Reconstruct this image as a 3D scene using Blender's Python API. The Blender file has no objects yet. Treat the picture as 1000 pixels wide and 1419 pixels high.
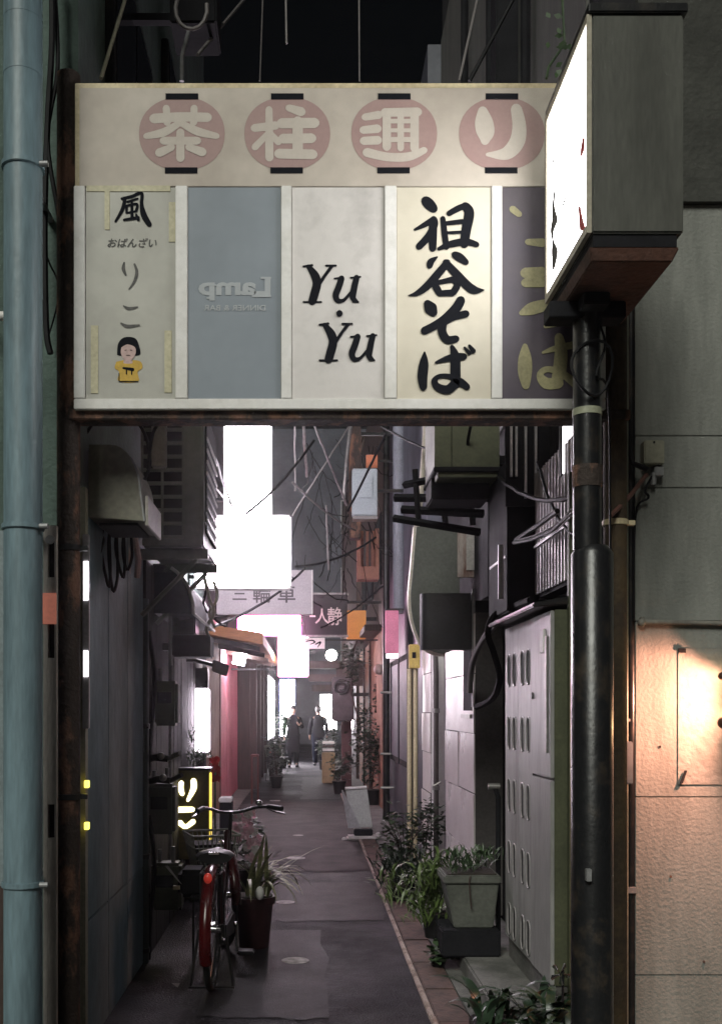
import bpy, bmesh, math, random
from mathutils import Vector, Matrix
random.seed(7)
R = math.radians
scene = bpy.context.scene
col = scene.collection

# ------------------------------------------------------------------ camera
H, F, CX, CY = 1.6, 1400.0, 425.0, 985.0      # eye height, focal length, vanishing point
cam_d = bpy.data.cameras.new('camera'); cam = bpy.data.objects.new('camera', cam_d); col.objects.link(cam)
cam.location = (0, 0, H); cam.rotation_euler = (R(90), 0, 0)
cam_d.sensor_fit = 'HORIZONTAL'; cam_d.sensor_width = 36; cam_d.lens = 36 * F / 1000
cam_d.shift_x = (500 - CX) / 1000; cam_d.shift_y = (CY - 709.5) / 1000
cam_d.clip_end = 400; cam_d.clip_start = .05
scene.camera = cam
# ------------------------------------------------------------------ night sky
world = bpy.data.worlds.new("World"); scene.world = world; world.use_nodes = True
wn = world.node_tree.nodes; wl = world.node_tree.links
sky = wn.new('ShaderNodeTexSky'); sky.sky_type = 'NISHITA'; sky.sun_disc = False
SUN_EL, SUN_AZ = 38.0, 200.0                   # behind the viewer, over the left shoulder (azimuth from +Y, clockwise)
sky.sun_elevation = R(SUN_EL); sky.sun_rotation = R(SUN_AZ)
tint = wn.new('ShaderNodeMix'); tint.data_type = 'RGBA'; tint.blend_type = 'MULTIPLY'; tint.inputs[0].default_value = 1; tint.inputs[7].default_value = (1, .72, .5, 1)   # city glow greys the night sky
wl.new(sky.outputs[0], tint.inputs[6]); wl.new(tint.outputs[2], wn['Background'].inputs[0]); wn['Background'].inputs[1].default_value = 0.0012
# ------------------------------------------------------------------ soft street light from behind the viewer
sun_d = bpy.data.lights.new('sun', 'SUN'); sun = bpy.data.objects.new('sun', sun_d); col.objects.link(sun)
sun_d.energy = 1.36; sun_d.angle = R(24); sun_d.color = (.985, 1, .90)
sd = Vector((math.sin(R(SUN_AZ)) * math.cos(R(SUN_EL)), math.cos(R(SUN_AZ)) * math.cos(R(SUN_EL)), math.sin(R(SUN_EL))))
sun.rotation_euler = sd.to_track_quat('Z', 'Y').to_euler()
scene.view_settings.view_transform = 'Standard'; scene.view_settings.look = 'None'
scene.view_settings.exposure = 0.75; scene.view_settings.gamma = 1; scene.view_settings.use_curve_mapping = False
scene.cycles.max_bounces = 6; scene.cycles.diffuse_bounces = 4; scene.cycles.glossy_bounces = 3
scene.cycles.sample_clamp_indirect = 6

# ------------------------------------------------------------------ helpers
def W(px, py, d): return Vector(((px - CX) / F * d, d, H - (py - CY) / F * d))
def PX(px, d): return (px - CX) / F * d
def PZ(py, d): return H - (py - CY) / F * d
def onX(px, py, X):
    d = X * F / (px - CX); return Vector((X, d, PZ(py, d)))

MATS = {}
def mat(name, c, rough=.7, metal=0, c2=None, nscale=6, amount=.5, bump=0, bscale=40, emit=None, estr=0, stretch=(1,1,1), spec=.5, lo=.4, hi=.65, detail=6, trans=0, grime=.25):
    """procedural surface: two tones mixed by noise, a fine grain of grime, a fine relief"""
    if name in MATS: return MATS[name]
    m = bpy.data.materials.new(name); m.use_nodes = True; nt = m.node_tree; n = nt.nodes; l = nt.links
    b = n['Principled BSDF']; b.inputs['Roughness'].default_value = rough; b.inputs['Metallic'].default_value = metal
    b.inputs['Specular IOR Level'].default_value = spec
    tc = n.new('ShaderNodeTexCoord'); mp = n.new('ShaderNodeMapping'); mp.inputs['Scale'].default_value = stretch
    l.new(tc.outputs['Object'], mp.inputs['Vector'])
    c2 = c2 or tuple(x * .62 for x in c)
    no = n.new('ShaderNodeTexNoise'); no.inputs['Scale'].default_value = nscale; no.inputs['Detail'].default_value = detail; no.inputs['Roughness'].default_value = .62
    l.new(mp.outputs[0], no.inputs['Vector'])
    mr = n.new('ShaderNodeMapRange'); mr.inputs['From Min'].default_value = lo; mr.inputs['From Max'].default_value = hi; mr.inputs['To Max'].default_value = amount
    l.new(no.outputs['Fac'], mr.inputs['Value'])
    mx = n.new('ShaderNodeMix'); mx.data_type = 'RGBA'; mx.inputs[6].default_value = (*c, 1); mx.inputs[7].default_value = (*c2, 1)
    l.new(mr.outputs[0], mx.inputs[0])
    g = n.new('ShaderNodeTexNoise'); g.inputs['Scale'].default_value = nscale * 9; g.inputs['Detail'].default_value = 4
    l.new(mp.outputs[0], g.inputs['Vector'])
    mg = n.new('ShaderNodeMapRange'); mg.inputs['From Min'].default_value = .3; mg.inputs['From Max'].default_value = .7; mg.inputs['To Min'].default_value = 1 - grime; mg.inputs['To Max'].default_value = 1
    l.new(g.outputs['Fac'], mg.inputs['Value'])
    mm = n.new('ShaderNodeMix'); mm.data_type = 'RGBA'; mm.blend_type = 'MULTIPLY'; mm.inputs[0].default_value = 1
    l.new(mx.outputs[2], mm.inputs[6]); l.new(mg.outputs[0], mm.inputs[7])
    l.new(mm.outputs[2], b.inputs['Base Color'])
    rr = n.new('ShaderNodeMapRange'); rr.inputs['To Min'].default_value = max(.05, rough - .12); rr.inputs['To Max'].default_value = min(1, rough + .15)
    l.new(no.outputs['Fac'], rr.inputs['Value']); l.new(rr.outputs[0], b.inputs['Roughness'])
    if bump:
        bn = n.new('ShaderNodeTexNoise'); bn.inputs['Scale'].default_value = bscale; bn.inputs['Detail'].default_value = 5
        l.new(tc.outputs['Object'], bn.inputs['Vector'])
        bp = n.new('ShaderNodeBump'); bp.inputs['Strength'].default_value = bump; bp.inputs['Distance'].default_value = .02
        l.new(bn.outputs['Fac'], bp.inputs['Height']); l.new(bp.outputs[0], b.inputs['Normal'])
    if emit: b.inputs['Emission Color'].default_value = (*emit, 1); b.inputs['Emission Strength'].default_value = estr
    if trans: b.inputs['Transmission Weight'].default_value = trans
    MATS[name] = m; return m

def lit(name, c, s): return mat(name, (.8, .8, .8), .4, emit=c, estr=s, amount=.05)

class MB:
    def __init__(s): s.v = []; s.f = []
    def box(s, x0, x1, y0, y1, z0, z1):
        i = len(s.v)
        if x0 > x1: x0, x1 = x1, x0
        if y0 > y1: y0, y1 = y1, y0
        if z0 > z1: z0, z1 = z1, z0
        s.v += [(x0,y0,z0),(x1,y0,z0),(x1,y1,z0),(x0,y1,z0),(x0,y0,z1),(x1,y0,z1),(x1,y1,z1),(x0,y1,z1)]
        s.f += [tuple(i+k for k in q) for q in ((0,3,2,1),(4,5,6,7),(0,1,5,4),(1,2,6,5),(2,3,7,6),(3,0,4,7))]
        return s
    def hexa(s, bottom, top):       # two quads, counter-clockwise from above
        i = len(s.v); s.v += [tuple(p) for p in bottom] + [tuple(p) for p in top]
        s.f += [tuple(i+k for k in q) for q in ((0,3,2,1),(4,5,6,7),(0,1,5,4),(1,2,6,5),(2,3,7,6),(3,0,4,7))]
        return s
    def tube(s, pts, r, seg=8, r1=None, cap=True):
        pts = [Vector(p) for p in pts]; n = len(pts); i = len(s.v); up = None
        for k, p in enumerate(pts):
            t = (pts[min(k+1, n-1)] - pts[max(k-1, 0)])
            t = t.normalized() if t.length > 1e-9 else Vector((0,0,1))
            if up is None: up = Vector((0,0,1)) if abs(t.z) < .9 else Vector((1,0,0))
            a = (up - t * up.dot(t))
            if a.length < 1e-5: a = t.orthogonal()
            a.normalize(); up = a; b = t.cross(a)
            rr = r[k] if isinstance(r, (list, tuple)) else (r if r1 is None else r + (r1-r) * k / (n-1))
            for j in range(seg):
                an = 2*math.pi*j/seg; s.v.append(tuple(p + a*(math.cos(an)*rr) + b*(math.sin(an)*rr)))
        for k in range(n-1):
            for j in range(seg):
                a0 = i+k*seg+j; a1 = i+k*seg+(j+1) % seg; s.f.append((a0, a1, a1+seg, a0+seg))
        if cap:
            s.f.append(tuple(i+j for j in reversed(range(seg)))); s.f.append(tuple(i+(n-1)*seg+j for j in range(seg)))
        return s
    def cyl(s, c, r, h, seg=20, r1=None): return s.tube([c, Vector(c)+Vector((0,0,h))], r, seg, r1)
    def prism(s, outline, axis, a0, a1):    # outline of 2-D points in the other two axes, extruded along axis
        i = len(s.v); n = len(outline)
        def P(u, v, w): return (w, u, v) if axis == 'x' else (u, w, v) if axis == 'y' else (u, v, w)
        for w in (a0, a1):
            for u, v in outline: s.v.append(P(u, v, w))
        s.f.append(tuple(i+k for k in range(n))); s.f.append(tuple(i+n+k for k in reversed(range(n))))
        for k in range(n): s.f.append((i+k, i+n+k, i+n+(k+1) % n, i+(k+1) % n))
        return s
    def ball(s, c, rx, ry=None, rz=None, seg=12, rings=8):
        ry = ry or rx; rz = rz or rx; i = len(s.v); c = Vector(c)
        for k in range(1, rings):
            th = math.pi*k/rings
            for j in range(seg):
                an = 2*math.pi*j/seg; s.v.append((c.x+rx*math.sin(th)*math.cos(an), c.y+ry*math.sin(th)*math.sin(an), c.z+rz*math.cos(th)))
        t = len(s.v); s.v += [(c.x, c.y, c.z+rz), (c.x, c.y, c.z-rz)]
        for k in range(rings-2):
            for j in range(seg):
                a = i+k*seg+j; b = i+k*seg+(j+1) % seg; s.f.append((a, a+seg, b+seg, b))
        for j in range(seg):
            s.f.append((t, i+j, i+(j+1) % seg)); q = i+(rings-2)*seg; s.f.append((t+1, q+(j+1) % seg, q+j))
        return s
    def torus(s, c, axis, R0, r, seg=32, sec=8, a0=0, a1=2*math.pi, scale=1):
        c = Vector(c); axis = Vector(axis).normalized(); e1 = axis.orthogonal().normalized() if abs(axis.z) > .9 else Vector((0,0,1)); e2 = axis.cross(e1)
        full = abs(a1-a0-2*math.pi) < 1e-6
        n = seg if full else seg+1; i = len(s.v)
        for k in range(n):
            an = a0+(a1-a0)*k/seg; d = e1*math.cos(an)+e2*math.sin(an)
            for j in range(sec):
                b = 2*math.pi*j/sec; s.v.append(tuple(c+d*(R0+r*math.cos(b))+axis*(r*scale*math.sin(b))))
        for k in range(seg):
            k2 = (k+1) % n
            for j in range(sec):
                s.f.append((i+k*sec+j, i+k2*sec+j, i+k2*sec+(j+1) % sec, i+k*sec+(j+1) % sec))
        return s
    def quad(s, *p): i = len(s.v); s.v += [tuple(q) for q in p]; s.f.append(tuple(range(i, i+len(p)))); return s
    def build(s, name, m, parent=None, bevel=0, smooth=False, segs=2):
        off = root_loc(parent) if parent else Vector()
        me = bpy.data.meshes.new(name)
        me.from_pydata([tuple(Vector(v)-off) for v in s.v], [], s.f)
        bm = bmesh.new(); bm.from_mesh(me); bmesh.ops.recalc_face_normals(bm, faces=bm.faces) if not getattr(s, 'flat', False) else None
        if bevel: bmesh.ops.bevel(bm, geom=[e for e in bm.edges if e.is_manifold and e.calc_face_angle(0) > .5], offset=bevel, segments=segs, affect='EDGES', clamp_overlap=True)
        bm.to_mesh(me); bm.free()
        if smooth:
            me.shade_smooth()
            try: me.set_sharp_from_angle(angle=R(40))
            except Exception: pass
        me.materials.append(m)
        o = bpy.data.objects.new(name, me); col.objects.link(o)
        if parent: o.parent = parent
        return o

ROOT = {}
def root_loc(o):
    while o.parent: o = o.parent
    return Vector(ROOT.get(o.name, (0,0,0)))
def tag(o, label=None, cat=None, group=None, kind=None):
    for k, v in (('label', label), ('category', cat), ('group', group), ('kind', kind)):
        if v: o[k] = v
    return o
def thing(name, loc, label, cat, group=None):
    o = bpy.data.objects.new(name, None); col.objects.link(o); o.empty_display_size = .1
    o.location = loc; ROOT[o.name] = tuple(loc); return tag(o, label, cat, group)
def copy_tree(o, parent=None):
    c = o.copy(); col.objects.link(c)
    if parent: c.parent = parent
    for ch in [x for x in bpy.data.objects if x.parent == o]: copy_tree(ch, c)
    return c

def smooth_path(p, n=6):            # Catmull-Rom through (.., ..) tuples of any length
    if len(p) < 3: 
        return [tuple(a+(b-a)*k/n for a, b in zip(p[0], p[1])) for k in range(n+1)]
    out = []
    for i in range(len(p)-1):
        p0 = p[max(i-1, 0)]; p1 = p[i]; p2 = p[i+1]; p3 = p[min(i+2, len(p)-1)]
        for k in range(n):
            t = k/n
            out.append(tuple(.5*((2*b)+(-a+c)*t+(2*a-5*b+4*c-d)*t*t+(-a+3*b-3*c+d)*t**3) for a, b, c, d in zip(p0, p1, p2, p3)))
    out.append(tuple(p[-1])); return out

def ink(strokes, proj, name, m, parent, lift=.0016, closed=None):
    """brush lettering: every stroke is a ribbon with round ends; proj(u, v, lift) gives the point on the board"""
    b = MB(); b.flat = True
    for q, st in enumerate(strokes):
        p = smooth_path([tuple(float(x) for x in s) for s in st]); L = []; Rr = []
        n = len(p)
        for k in range(n):
            ax, ay = p[max(k-1, 0)][:2]; bx, by = p[min(k+1, n-1)][:2]
            tx, ty = bx-ax, by-ay; ln = math.hypot(tx, ty) or 1; tx /= ln; ty /= ln; w = max(p[k][2], .3)/2
            L.append((p[k][0]-ty*w, p[k][1]+tx*w)); Rr.append((p[k][0]+ty*w, p[k][1]-tx*w))
        def capp(c, t, w, sgn):
            an = math.atan2(t[1], t[0]); return [(c[0]+math.cos(an+sgn*(math.pi/2-math.pi*j/5))*w*.9, c[1]+math.sin(an+sgn*(math.pi/2-math.pi*j/5))*w*.9) for j in range(1, 5)]
        t1 = (p[-1][0]-p[-2][0], p[-1][1]-p[-2][1]); t0 = (p[0][0]-p[1][0], p[0][1]-p[1][1])
        lf = lift+q*.00012; off = root_loc(parent)
        i = len(b.v); P = lambda u: tuple(proj(u[0], u[1], lf))
        for a, c in zip(L, Rr): b.v += [P(a), P(c)]
        for k in range(n-1): b.f.append((i+2*k, i+2*k+1, i+2*k+3, i+2*k+2))
        e = capp(p[-1], t1, max(p[-1][2], .3)/2, 1); j = len(b.v); b.v += [P(a) for a in e]; b.f.append(tuple([i+2*n-2]+list(range(j, j+4))+[i+2*n-1]))
        e = capp(p[0], t0, max(p[0][2], .3)/2, 1); j = len(b.v); b.v += [P(a) for a in e]; b.f.append(tuple([i+1]+list(range(j, j+4))+[i]))
    return b.build(name, m, parent)

def zoomed(strokes, ox, oy, s, k=1): return [[(ox+x/s, oy+y/s, w*k/s) for x, y, w in st] for st in strokes]
def plane_y(d): return lambda u, v, lf: W(u, v, d)+Vector((0, -lf, 0))

def font_text(body, name, m, parent, centre, width=None, height=None, bold=0, mirror=False, shear=0, depth=.002):
    """lettering in the built-in font, standing on a board that faces the viewer"""
    cu = bpy.data.curves.new('lettering', 'FONT'); cu.body = body; cu.size = 1; cu.offset = bold; cu.shear = shear; cu.resolution_u = 3
    t = bpy.data.objects.new('lettering', cu); col.objects.link(t)
    dg = bpy.context.evaluated_depsgraph_get(); me = bpy.data.meshes.new_from_object(t.evaluated_get(dg))
    bpy.data.objects.remove(t)
    xs = [v.co.x for v in me.vertices]; ys = [v.co.y for v in me.vertices]
    x0, x1, y0, y1 = min(xs), max(xs), min(ys), max(ys)
    sx = width/(x1-x0) if width else height/(y1-y0); sy = height/(y1-y0) if height else sx
    off = root_loc(parent)
    for v in me.vertices:
        x = (v.co.x-(x0+x1)/2)*sx*(-1 if mirror else 1); z = (v.co.y-(y0+y1)/2)*sy
        v.co = Vector(centre)+Vector((x, 0, z))-off
    me.name = name; me.materials.clear(); me.materials.append(m)
    o = bpy.data.objects.new(name, me); col.objects.link(o); o.parent = parent
    bm = bmesh.new(); bm.from_mesh(me)
    for f in bm.faces:
        f.normal_update()
        if f.normal.y > 0: f.normal_flip()
    bm.to_mesh(me); bm.free()
    return o

def sag(a, b, drop, n=14, wob=0):
    a = Vector(a); b = Vector(b); out = []
    for k in range(n+1):
        t = k/n; p = a.lerp(b, t); p.z -= drop*4*t*(1-t)
        if wob: p += Vector((random.uniform(-wob, wob), random.uniform(-wob, wob), random.uniform(-wob, wob)))
        out.append(p)
    return out
def cable(pts, r, label, m=None, name='cable', cat='cable', group=None):
    pts = [Vector(p) for p in pts]
    sp = [Vector(q) for q in smooth_path([tuple(p) for p in pts], 5)] if len(pts) < 9 else pts
    o = MB().tube(sp, r, 6).build(name, m or M_cable, None, smooth=True); return tag(o, label, cat, group)

# ------------------------------------------------------------------ materials
M_asph = mat('asphalt', (.011,.0095,.014), .62, c2=(.0055,.005,.0065), nscale=2.2, amount=1, bump=.9, bscale=90, spec=.22, grime=.45)
M_brick = mat('kerb_brick', (.13,.075,.065), .8, c2=(.06,.042,.04), nscale=9, amount=.9, bump=.3)
M_conc = mat('concrete', (.17,.165,.155), .85, c2=(.08,.08,.075), nscale=5, amount=.8, bump=.35, bscale=60)
M_cable = mat('black_cable', (.012,.012,.014), .6, spec=.2)
M_cable_grey = mat('grey_cable', (.22,.2,.2), .6)
M_cable_cream = mat('cream_cable', (.42,.4,.3), .6)
M_black = mat('black_paint', (.012,.0125,.014), .3, c2=(.05,.038,.028), amount=.8, spec=.5, lo=.52, hi=.7, nscale=9, bump=.06, bscale=60)
M_blackm = mat('black_matt', (.014,.014,.017), .8, spec=.15)
M_dark = mat('dark_wall', (.03,.029,.033), .85, c2=(.016,.016,.018), spec=.2, nscale=3, amount=.8, bump=.2)
M_rust = mat('rusty_steel', (.04,.027,.022), .8, c2=(.2,.10,.065), nscale=8, amount=.95, bump=.5, bscale=50, lo=.5, hi=.6, stretch=(1,1,.5))
M_rustdark = mat('rusty_soffit', (.115,.05,.034), .85, c2=(.05,.028,.022), nscale=5, amount=.9, bump=.3)
M_teal = mat('teal_stucco', (.095,.14,.122), .85, c2=(.05,.075,.065), nscale=2.5, amount=.8, bump=.4, bscale=45, stretch=(1,1,.6))
M_pipe = mat('pale_blue_pipe', (.18,.265,.305), .45, c2=(.11,.16,.185), nscale=3, amount=.95, stretch=(2.5,2.5,.35), bump=.08, bscale=25)
M_clad = mat('blue_grey_cladding', (.12,.185,.215), .65, c2=(.07,.11,.13), spec=.25, nscale=2, amount=.8, stretch=(1,1,.5), bump=.12, bscale=20)
M_white = mat('white_paint', (.68,.665,.65), .5, c2=(.55,.53,.49), nscale=5, amount=.6, grime=.1, bump=.03)
M_cream = mat('cream_board', (.48,.425,.37), .6, c2=(.36,.31,.265), nscale=1.8, amount=.8, grime=.1)
M_rim = mat('yellowed_rim', (.66,.56,.36), .6, c2=(.45,.36,.22), amount=.7)
M_facade = mat('facade_plaster', (.24,.245,.225), .9, c2=(.165,.17,.156), nscale=2.6, amount=1, bump=.3, bscale=58, grime=.15, stretch=(1.6,1.6,.3))
M_facade_dark = mat('upper_facade', (.065,.066,.058), .9, c2=(.04,.04,.036), nscale=2, amount=.8, bump=.4)
M_metal = mat('grey_metal', (.33,.33,.34), .45, metal=.25, c2=(.2,.2,.2), amount=.7, nscale=4)
M_zinc = mat('zinc', (.42,.41,.4), .35, metal=.7, c2=(.25,.23,.22), amount=.8)
M_olive = mat('olive_panel', (.085,.092,.05), .6, c2=(.05,.055,.03), amount=.7)
M_beige = mat('beige_metal', (.24,.23,.18), .55, c2=(.13,.12,.09), nscale=4, amount=.8)
M_acw = mat('air_conditioner_casing', (.2,.21,.185), .5, c2=(.12,.125,.11), nscale=3, amount=.8)
M_hole = mat('dark_interior', (.008,.008,.009), .8)
M_tile = mat('glazed_tile', (.74,.68,.69), .3, c2=(.6,.53,.54), nscale=3, amount=.7, grime=.12)
M_grout = mat('grout', (.1,.09,.09), .9)
M_ink = mat('black_ink', (.01,.011,.015), .9, c2=(.014,.014,.018), spec=.08)
M_glass = mat('dark_glass', (.02,.022,.026), .12, spec=.6, amount=.2)
M_wood = mat('dark_wood', (.055,.032,.026), .6, c2=(.03,.018,.015), nscale=4, amount=.9, stretch=(4,4,.4), bump=.1)
M_orange = mat('orange_wood', (.55,.25,.09), .6, c2=(.35,.15,.06), nscale=4, amount=.8, stretch=(.5,.5,4))
M_pink = mat('pink_paint', (.62,.16,.23), .6, c2=(.5,.13,.18), nscale=3, amount=.7)
M_peach = mat('peach_plaster', (.38,.21,.145), .8, c2=(.24,.13,.095), nscale=3, amount=.8, bump=.15)
M_green = mat('leaf_green', (.055,.095,.04), .45, c2=(.03,.055,.025), nscale=12, amount=.9)
M_lime = mat('leaf_light', (.115,.165,.05), .45, c2=(.07,.11,.03), nscale=12, amount=.9)
M_leafdark = mat('leaf_dark', (.03,.055,.03), .3, c2=(.018,.032,.02), nscale=12, amount=.9)
M_leafyel = mat('leaf_striped', (.3,.29,.16), .45, c2=(.09,.11,.04), nscale=14, amount=1, stretch=(3,3,.3))
M_soil = mat('soil', (.03,.022,.016), .95, bump=.6)
M_pot = mat('grey_green_pot', (.105,.11,.095), .8, c2=(.055,.06,.05), nscale=5, amount=.8, bump=.15)
M_blackplastic = mat('black_plastic', (.011,.011,.012), .45, spec=.3)
M_red = mat('red_paint', (.06,.004,.005), .22, c2=(.03,.003,.003), amount=.6)
M_chrome = mat('chrome', (.6,.6,.6), .2, metal=1, amount=.2)
M_tyre = mat('rubber', (.012,.012,.012), .75)
M_skin = mat('skin', (.45,.27,.2), .55, amount=.2)

# ------------------------------------------------------------------ ground
XL, XR = -1.02, 1.19
g = MB(); nx, ny = 1, 1
g.quad((-60,-30,0),(60,-30,0),(60,120,0),(-60,120,0)); tag(g.build('ground', M_conc), kind='structure')
def road_material():
    m = M_asph; n = m.node_tree.nodes; l = m.node_tree.links; b = n['Principled BSDF']; base = b.inputs['Base Color'].links[0].from_socket
    tc = n.new('ShaderNodeTexCoord')
    big = n.new('ShaderNodeTexNoise'); big.inputs['Scale'].default_value = .8; big.inputs['Detail'].default_value = 8; big.inputs['Roughness'].default_value = .7; l.new(tc.outputs['Object'], big.inputs['Vector'])
    mr = n.new('ShaderNodeMapRange'); mr.inputs['From Min'].default_value = .35; mr.inputs['From Max'].default_value = .65; mr.inputs['To Min'].default_value = .45; mr.inputs['To Max'].default_value = 1.5; l.new(big.outputs['Fac'], mr.inputs['Value'])
    st = n.new('ShaderNodeTexNoise'); st.inputs['Scale'].default_value = 170; st.inputs['Detail'].default_value = 2; l.new(tc.outputs['Object'], st.inputs['Vector'])
    sr = n.new('ShaderNodeMapRange'); sr.inputs['From Min'].default_value = .35; sr.inputs['From Max'].default_value = .7; sr.inputs['To Min'].default_value = .5; sr.inputs['To Max'].default_value = 1.7; l.new(st.outputs['Fac'], sr.inputs['Value'])
    wob = n.new('ShaderNodeTexNoise'); wob.inputs['Scale'].default_value = 3; l.new(tc.outputs['Object'], wob.inputs['Vector'])
    wm = n.new('ShaderNodeMix'); wm.data_type = 'VECTOR'; wm.inputs[0].default_value = .16; l.new(tc.outputs['Object'], wm.inputs[4]); l.new(wob.outputs['Color'], wm.inputs[5])
    vo = n.new('ShaderNodeTexVoronoi'); vo.feature = 'DISTANCE_TO_EDGE'; vo.inputs['Scale'].default_value = .75; l.new(wm.outputs[1], vo.inputs['Vector'])
    cr = n.new('ShaderNodeMapRange'); cr.inputs['From Min'].default_value = .002; cr.inputs['From Max'].default_value = .012; cr.inputs['To Min'].default_value = .3; l.new(vo.outputs['Distance'], cr.inputs['Value'])
    f1 = n.new('ShaderNodeMath'); f1.operation = 'MULTIPLY'; l.new(mr.outputs[0], f1.inputs[0]); l.new(sr.outputs[0], f1.inputs[1])
    f2 = n.new('ShaderNodeMath'); f2.operation = 'MULTIPLY'; l.new(f1.outputs[0], f2.inputs[0]); l.new(cr.outputs[0], f2.inputs[1])
    mx = n.new('ShaderNodeMix'); mx.data_type = 'RGBA'; mx.blend_type = 'MULTIPLY'; mx.inputs[0].default_value = 1; l.new(base, mx.inputs[6]); l.new(f2.outputs[0], mx.inputs[7]); l.new(mx.outputs[2], b.inputs['Base Color'])
    rr = n.new('ShaderNodeMapRange'); rr.inputs['From Min'].default_value = .35; rr.inputs['From Max'].default_value = .65; rr.inputs['To Min'].default_value = .75; rr.inputs['To Max'].default_value = .5; l.new(big.outputs['Fac'], rr.inputs['Value']); l.new(rr.outputs[0], b.inputs['Roughness'])
road_material()
g = MB(); nxs, nys = 12, 90
xs = [XL-.1+(0.66-XL+.1)*i/nxs for i in range(nxs+1)]; ys = [-1+34*j/nys for j in range(nys+1)]
def hz(x, y): return .014+.006*math.sin(x*2.1+y*.7)+.004*math.sin(y*1.9+x)
for y in ys:
    for x in xs: g.v.append((x, y, hz(x, y)))
for j in range(nys):
    for i in range(nxs): a = j*(nxs+1)+i; g.f.append((a, a+1, a+nxs+2, a+nxs+1))
road = g.build('road', M_asph, smooth=True); tag(road, kind='structure')
M_patch = mat('repair_asphalt', (.008,.0075,.009), .55, c2=(.015,.013,.015), nscale=4, amount=1, bump=.6, bscale=140, spec=.25, grime=.5)
M_patch2 = mat('reddish_asphalt', (.026,.014,.015), .65, c2=(.013,.008,.009), nscale=3, amount=1, bump=.5, bscale=120, spec=.25, grime=.5)
def patch(x0, x1, y0, y1, m, seed):
    rnd = random.Random(seed); b = MB(); n = 10; m_ = max(4, int((y1-y0)/.35))
    for j in range(m_+1):
        for i in range(n+1):
            x = x0+(x1-x0)*i/n+(rnd.uniform(-.03,.03) if i in (0,n) else 0); y = y0+(y1-y0)*j/m_+(rnd.uniform(-.03,.03) if j in (0,m_) else 0); b.v.append((x, y, hz(x, y)+.0045))
    for j in range(m_):
        for i in range(n): a = j*(n+1)+i; b.f.append((a, a+1, a+n+2, a+n+1))
    tag(b.build('asphalt_patch', m, smooth=True), kind='structure')
patch(-.55, .12, 5.2, 7.3, M_patch, 1); patch(-.25, .6, 7.6, 9.3, M_patch, 2); patch(-.95, .64, 9.9, 17.5, M_patch2, 3); patch(-.1, .62, 18, 24, M_patch, 4)
g = MB().box(-4.5, 4.5, -6, -1.001, 0.002, .014).box(-30, 30, 33.001, 47.5, .002, .016); tag(g.build('cross_street', M_asph), kind='structure')
# reddish kerb tiles along the right wall
strip = thing('kerb_strip', (.66, 4.4, 0), 'narrow strip of reddish brown kerb tiles along right side of alley', 'kerb')
del strip['label'], strip['category']; strip['kind'] = 'structure'
me_k = None
y = 4.5; k = 0
while y < 24:
    L = .6
    if me_k is None:
        o = MB().box(.665, .835, y+.004, y+L-.004, .0, .032).build('brick', M_brick, strip, bevel=.006); me_k = o.data; base_y = y
    else:
        o = bpy.data.objects.new('brick', me_k); col.objects.link(o); o.parent = strip
        o.location = (random.uniform(-.004, .004), y-base_y, random.uniform(-.006, .005)); o.rotation_euler = (0, random.uniform(-.008, .008), random.uniform(-.004, .004))
    y += L
MB().box(.66, .84, 4.5, 24, .001, .012).build('mortar_bed', M_grout, strip)
cr = mat('kerb_edge', (.42,.33,.3), .8, c2=(.2,.14,.12), nscale=14, amount=.9)
y = 4.3; me_k = None
while y < 24:
    if me_k is None: o = MB().box(.632, .659, y+.005, y+.895, 0, .036).build('kerb_edging', cr, strip, bevel=.006); me_k = o.data; base_y = y
    else:
        o = bpy.data.objects.new('kerb_edging', me_k); col.objects.link(o); o.parent = strip; o.location = (random.uniform(-.003,.003), y-base_y, random.uniform(-.006,.004))
    y += .9
tag(MB().box(.845, 2.2, 4.3, 33, .001, .02).build('pavement', M_conc), kind='structure')
# raised step by the meter cupboard
tag(MB().box(.93, 1.388, 5.0, 8.72, .021, .13).build('doorstep', M_conc, bevel=.012), 'worn concrete step running along the foot of the right wall', 'step')
# pale round covers in the asphalt
M_cover = mat('worn_white_cover', (.4,.37,.36), .7, c2=(.12,.11,.11), nscale=22, amount=.9)
spots = [(409,1334,.115,'nearest of the pale round drain covers, beside the red bicycle wheel'),
         (395,1253,.105,'pale round drain cover just right of the striped leaf tips'),
         (410,1193,.13,'pale round drain cover level with the leaning white board'),
         (413,1160,.09,'faint pale drain cover farther up the middle of alley'),
         (362,1180,.11,'pale drain cover beside the white flowers on the left'),
         (381,1111,.12,'small pale drain cover farthest away near left wall')]
for px, py, r, lb in spots:
    d = H*F/(py-CY); c = W(px, py, d); c.z = hz(c.x, c.y)-.012
    o = MB().cyl(c, r*.8, .018, 20).build('drain_cover', M_cover, bevel=.004); tag(o, lb, 'drain cover', 'pale round drain covers in the asphalt')

# ------------------------------------------------------------------ left corner building
b1 = thing('corner_building', (-2.5, 4.6, 0), 'grey green stucco building on left corner behind pale blue pipe', 'building')
MB().box(-5, XL-.02, 4.6, 10.2, 0, 9).build('wall', M_teal, b1)
# blue-grey cladding panels on the alley side
y0 = 4.66
for k, yy in enumerate((5.2, 5.76, 6.3)):
    for z0, z1 in ((.02, .62), (.62, 2.62)):
        MB().box(XL-.018, XL, y0+.003, yy-.003, z0+.003, z1-.003).build('cladding_panel', M_clad, b1, bevel=.003)
    y0 = yy
MB().box(XL-.018, XL+.012, 4.602, 4.655, 0, 2.62).build('corner_trim', mat('cream_trim', (.28,.27,.2), .6), b1)
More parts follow.
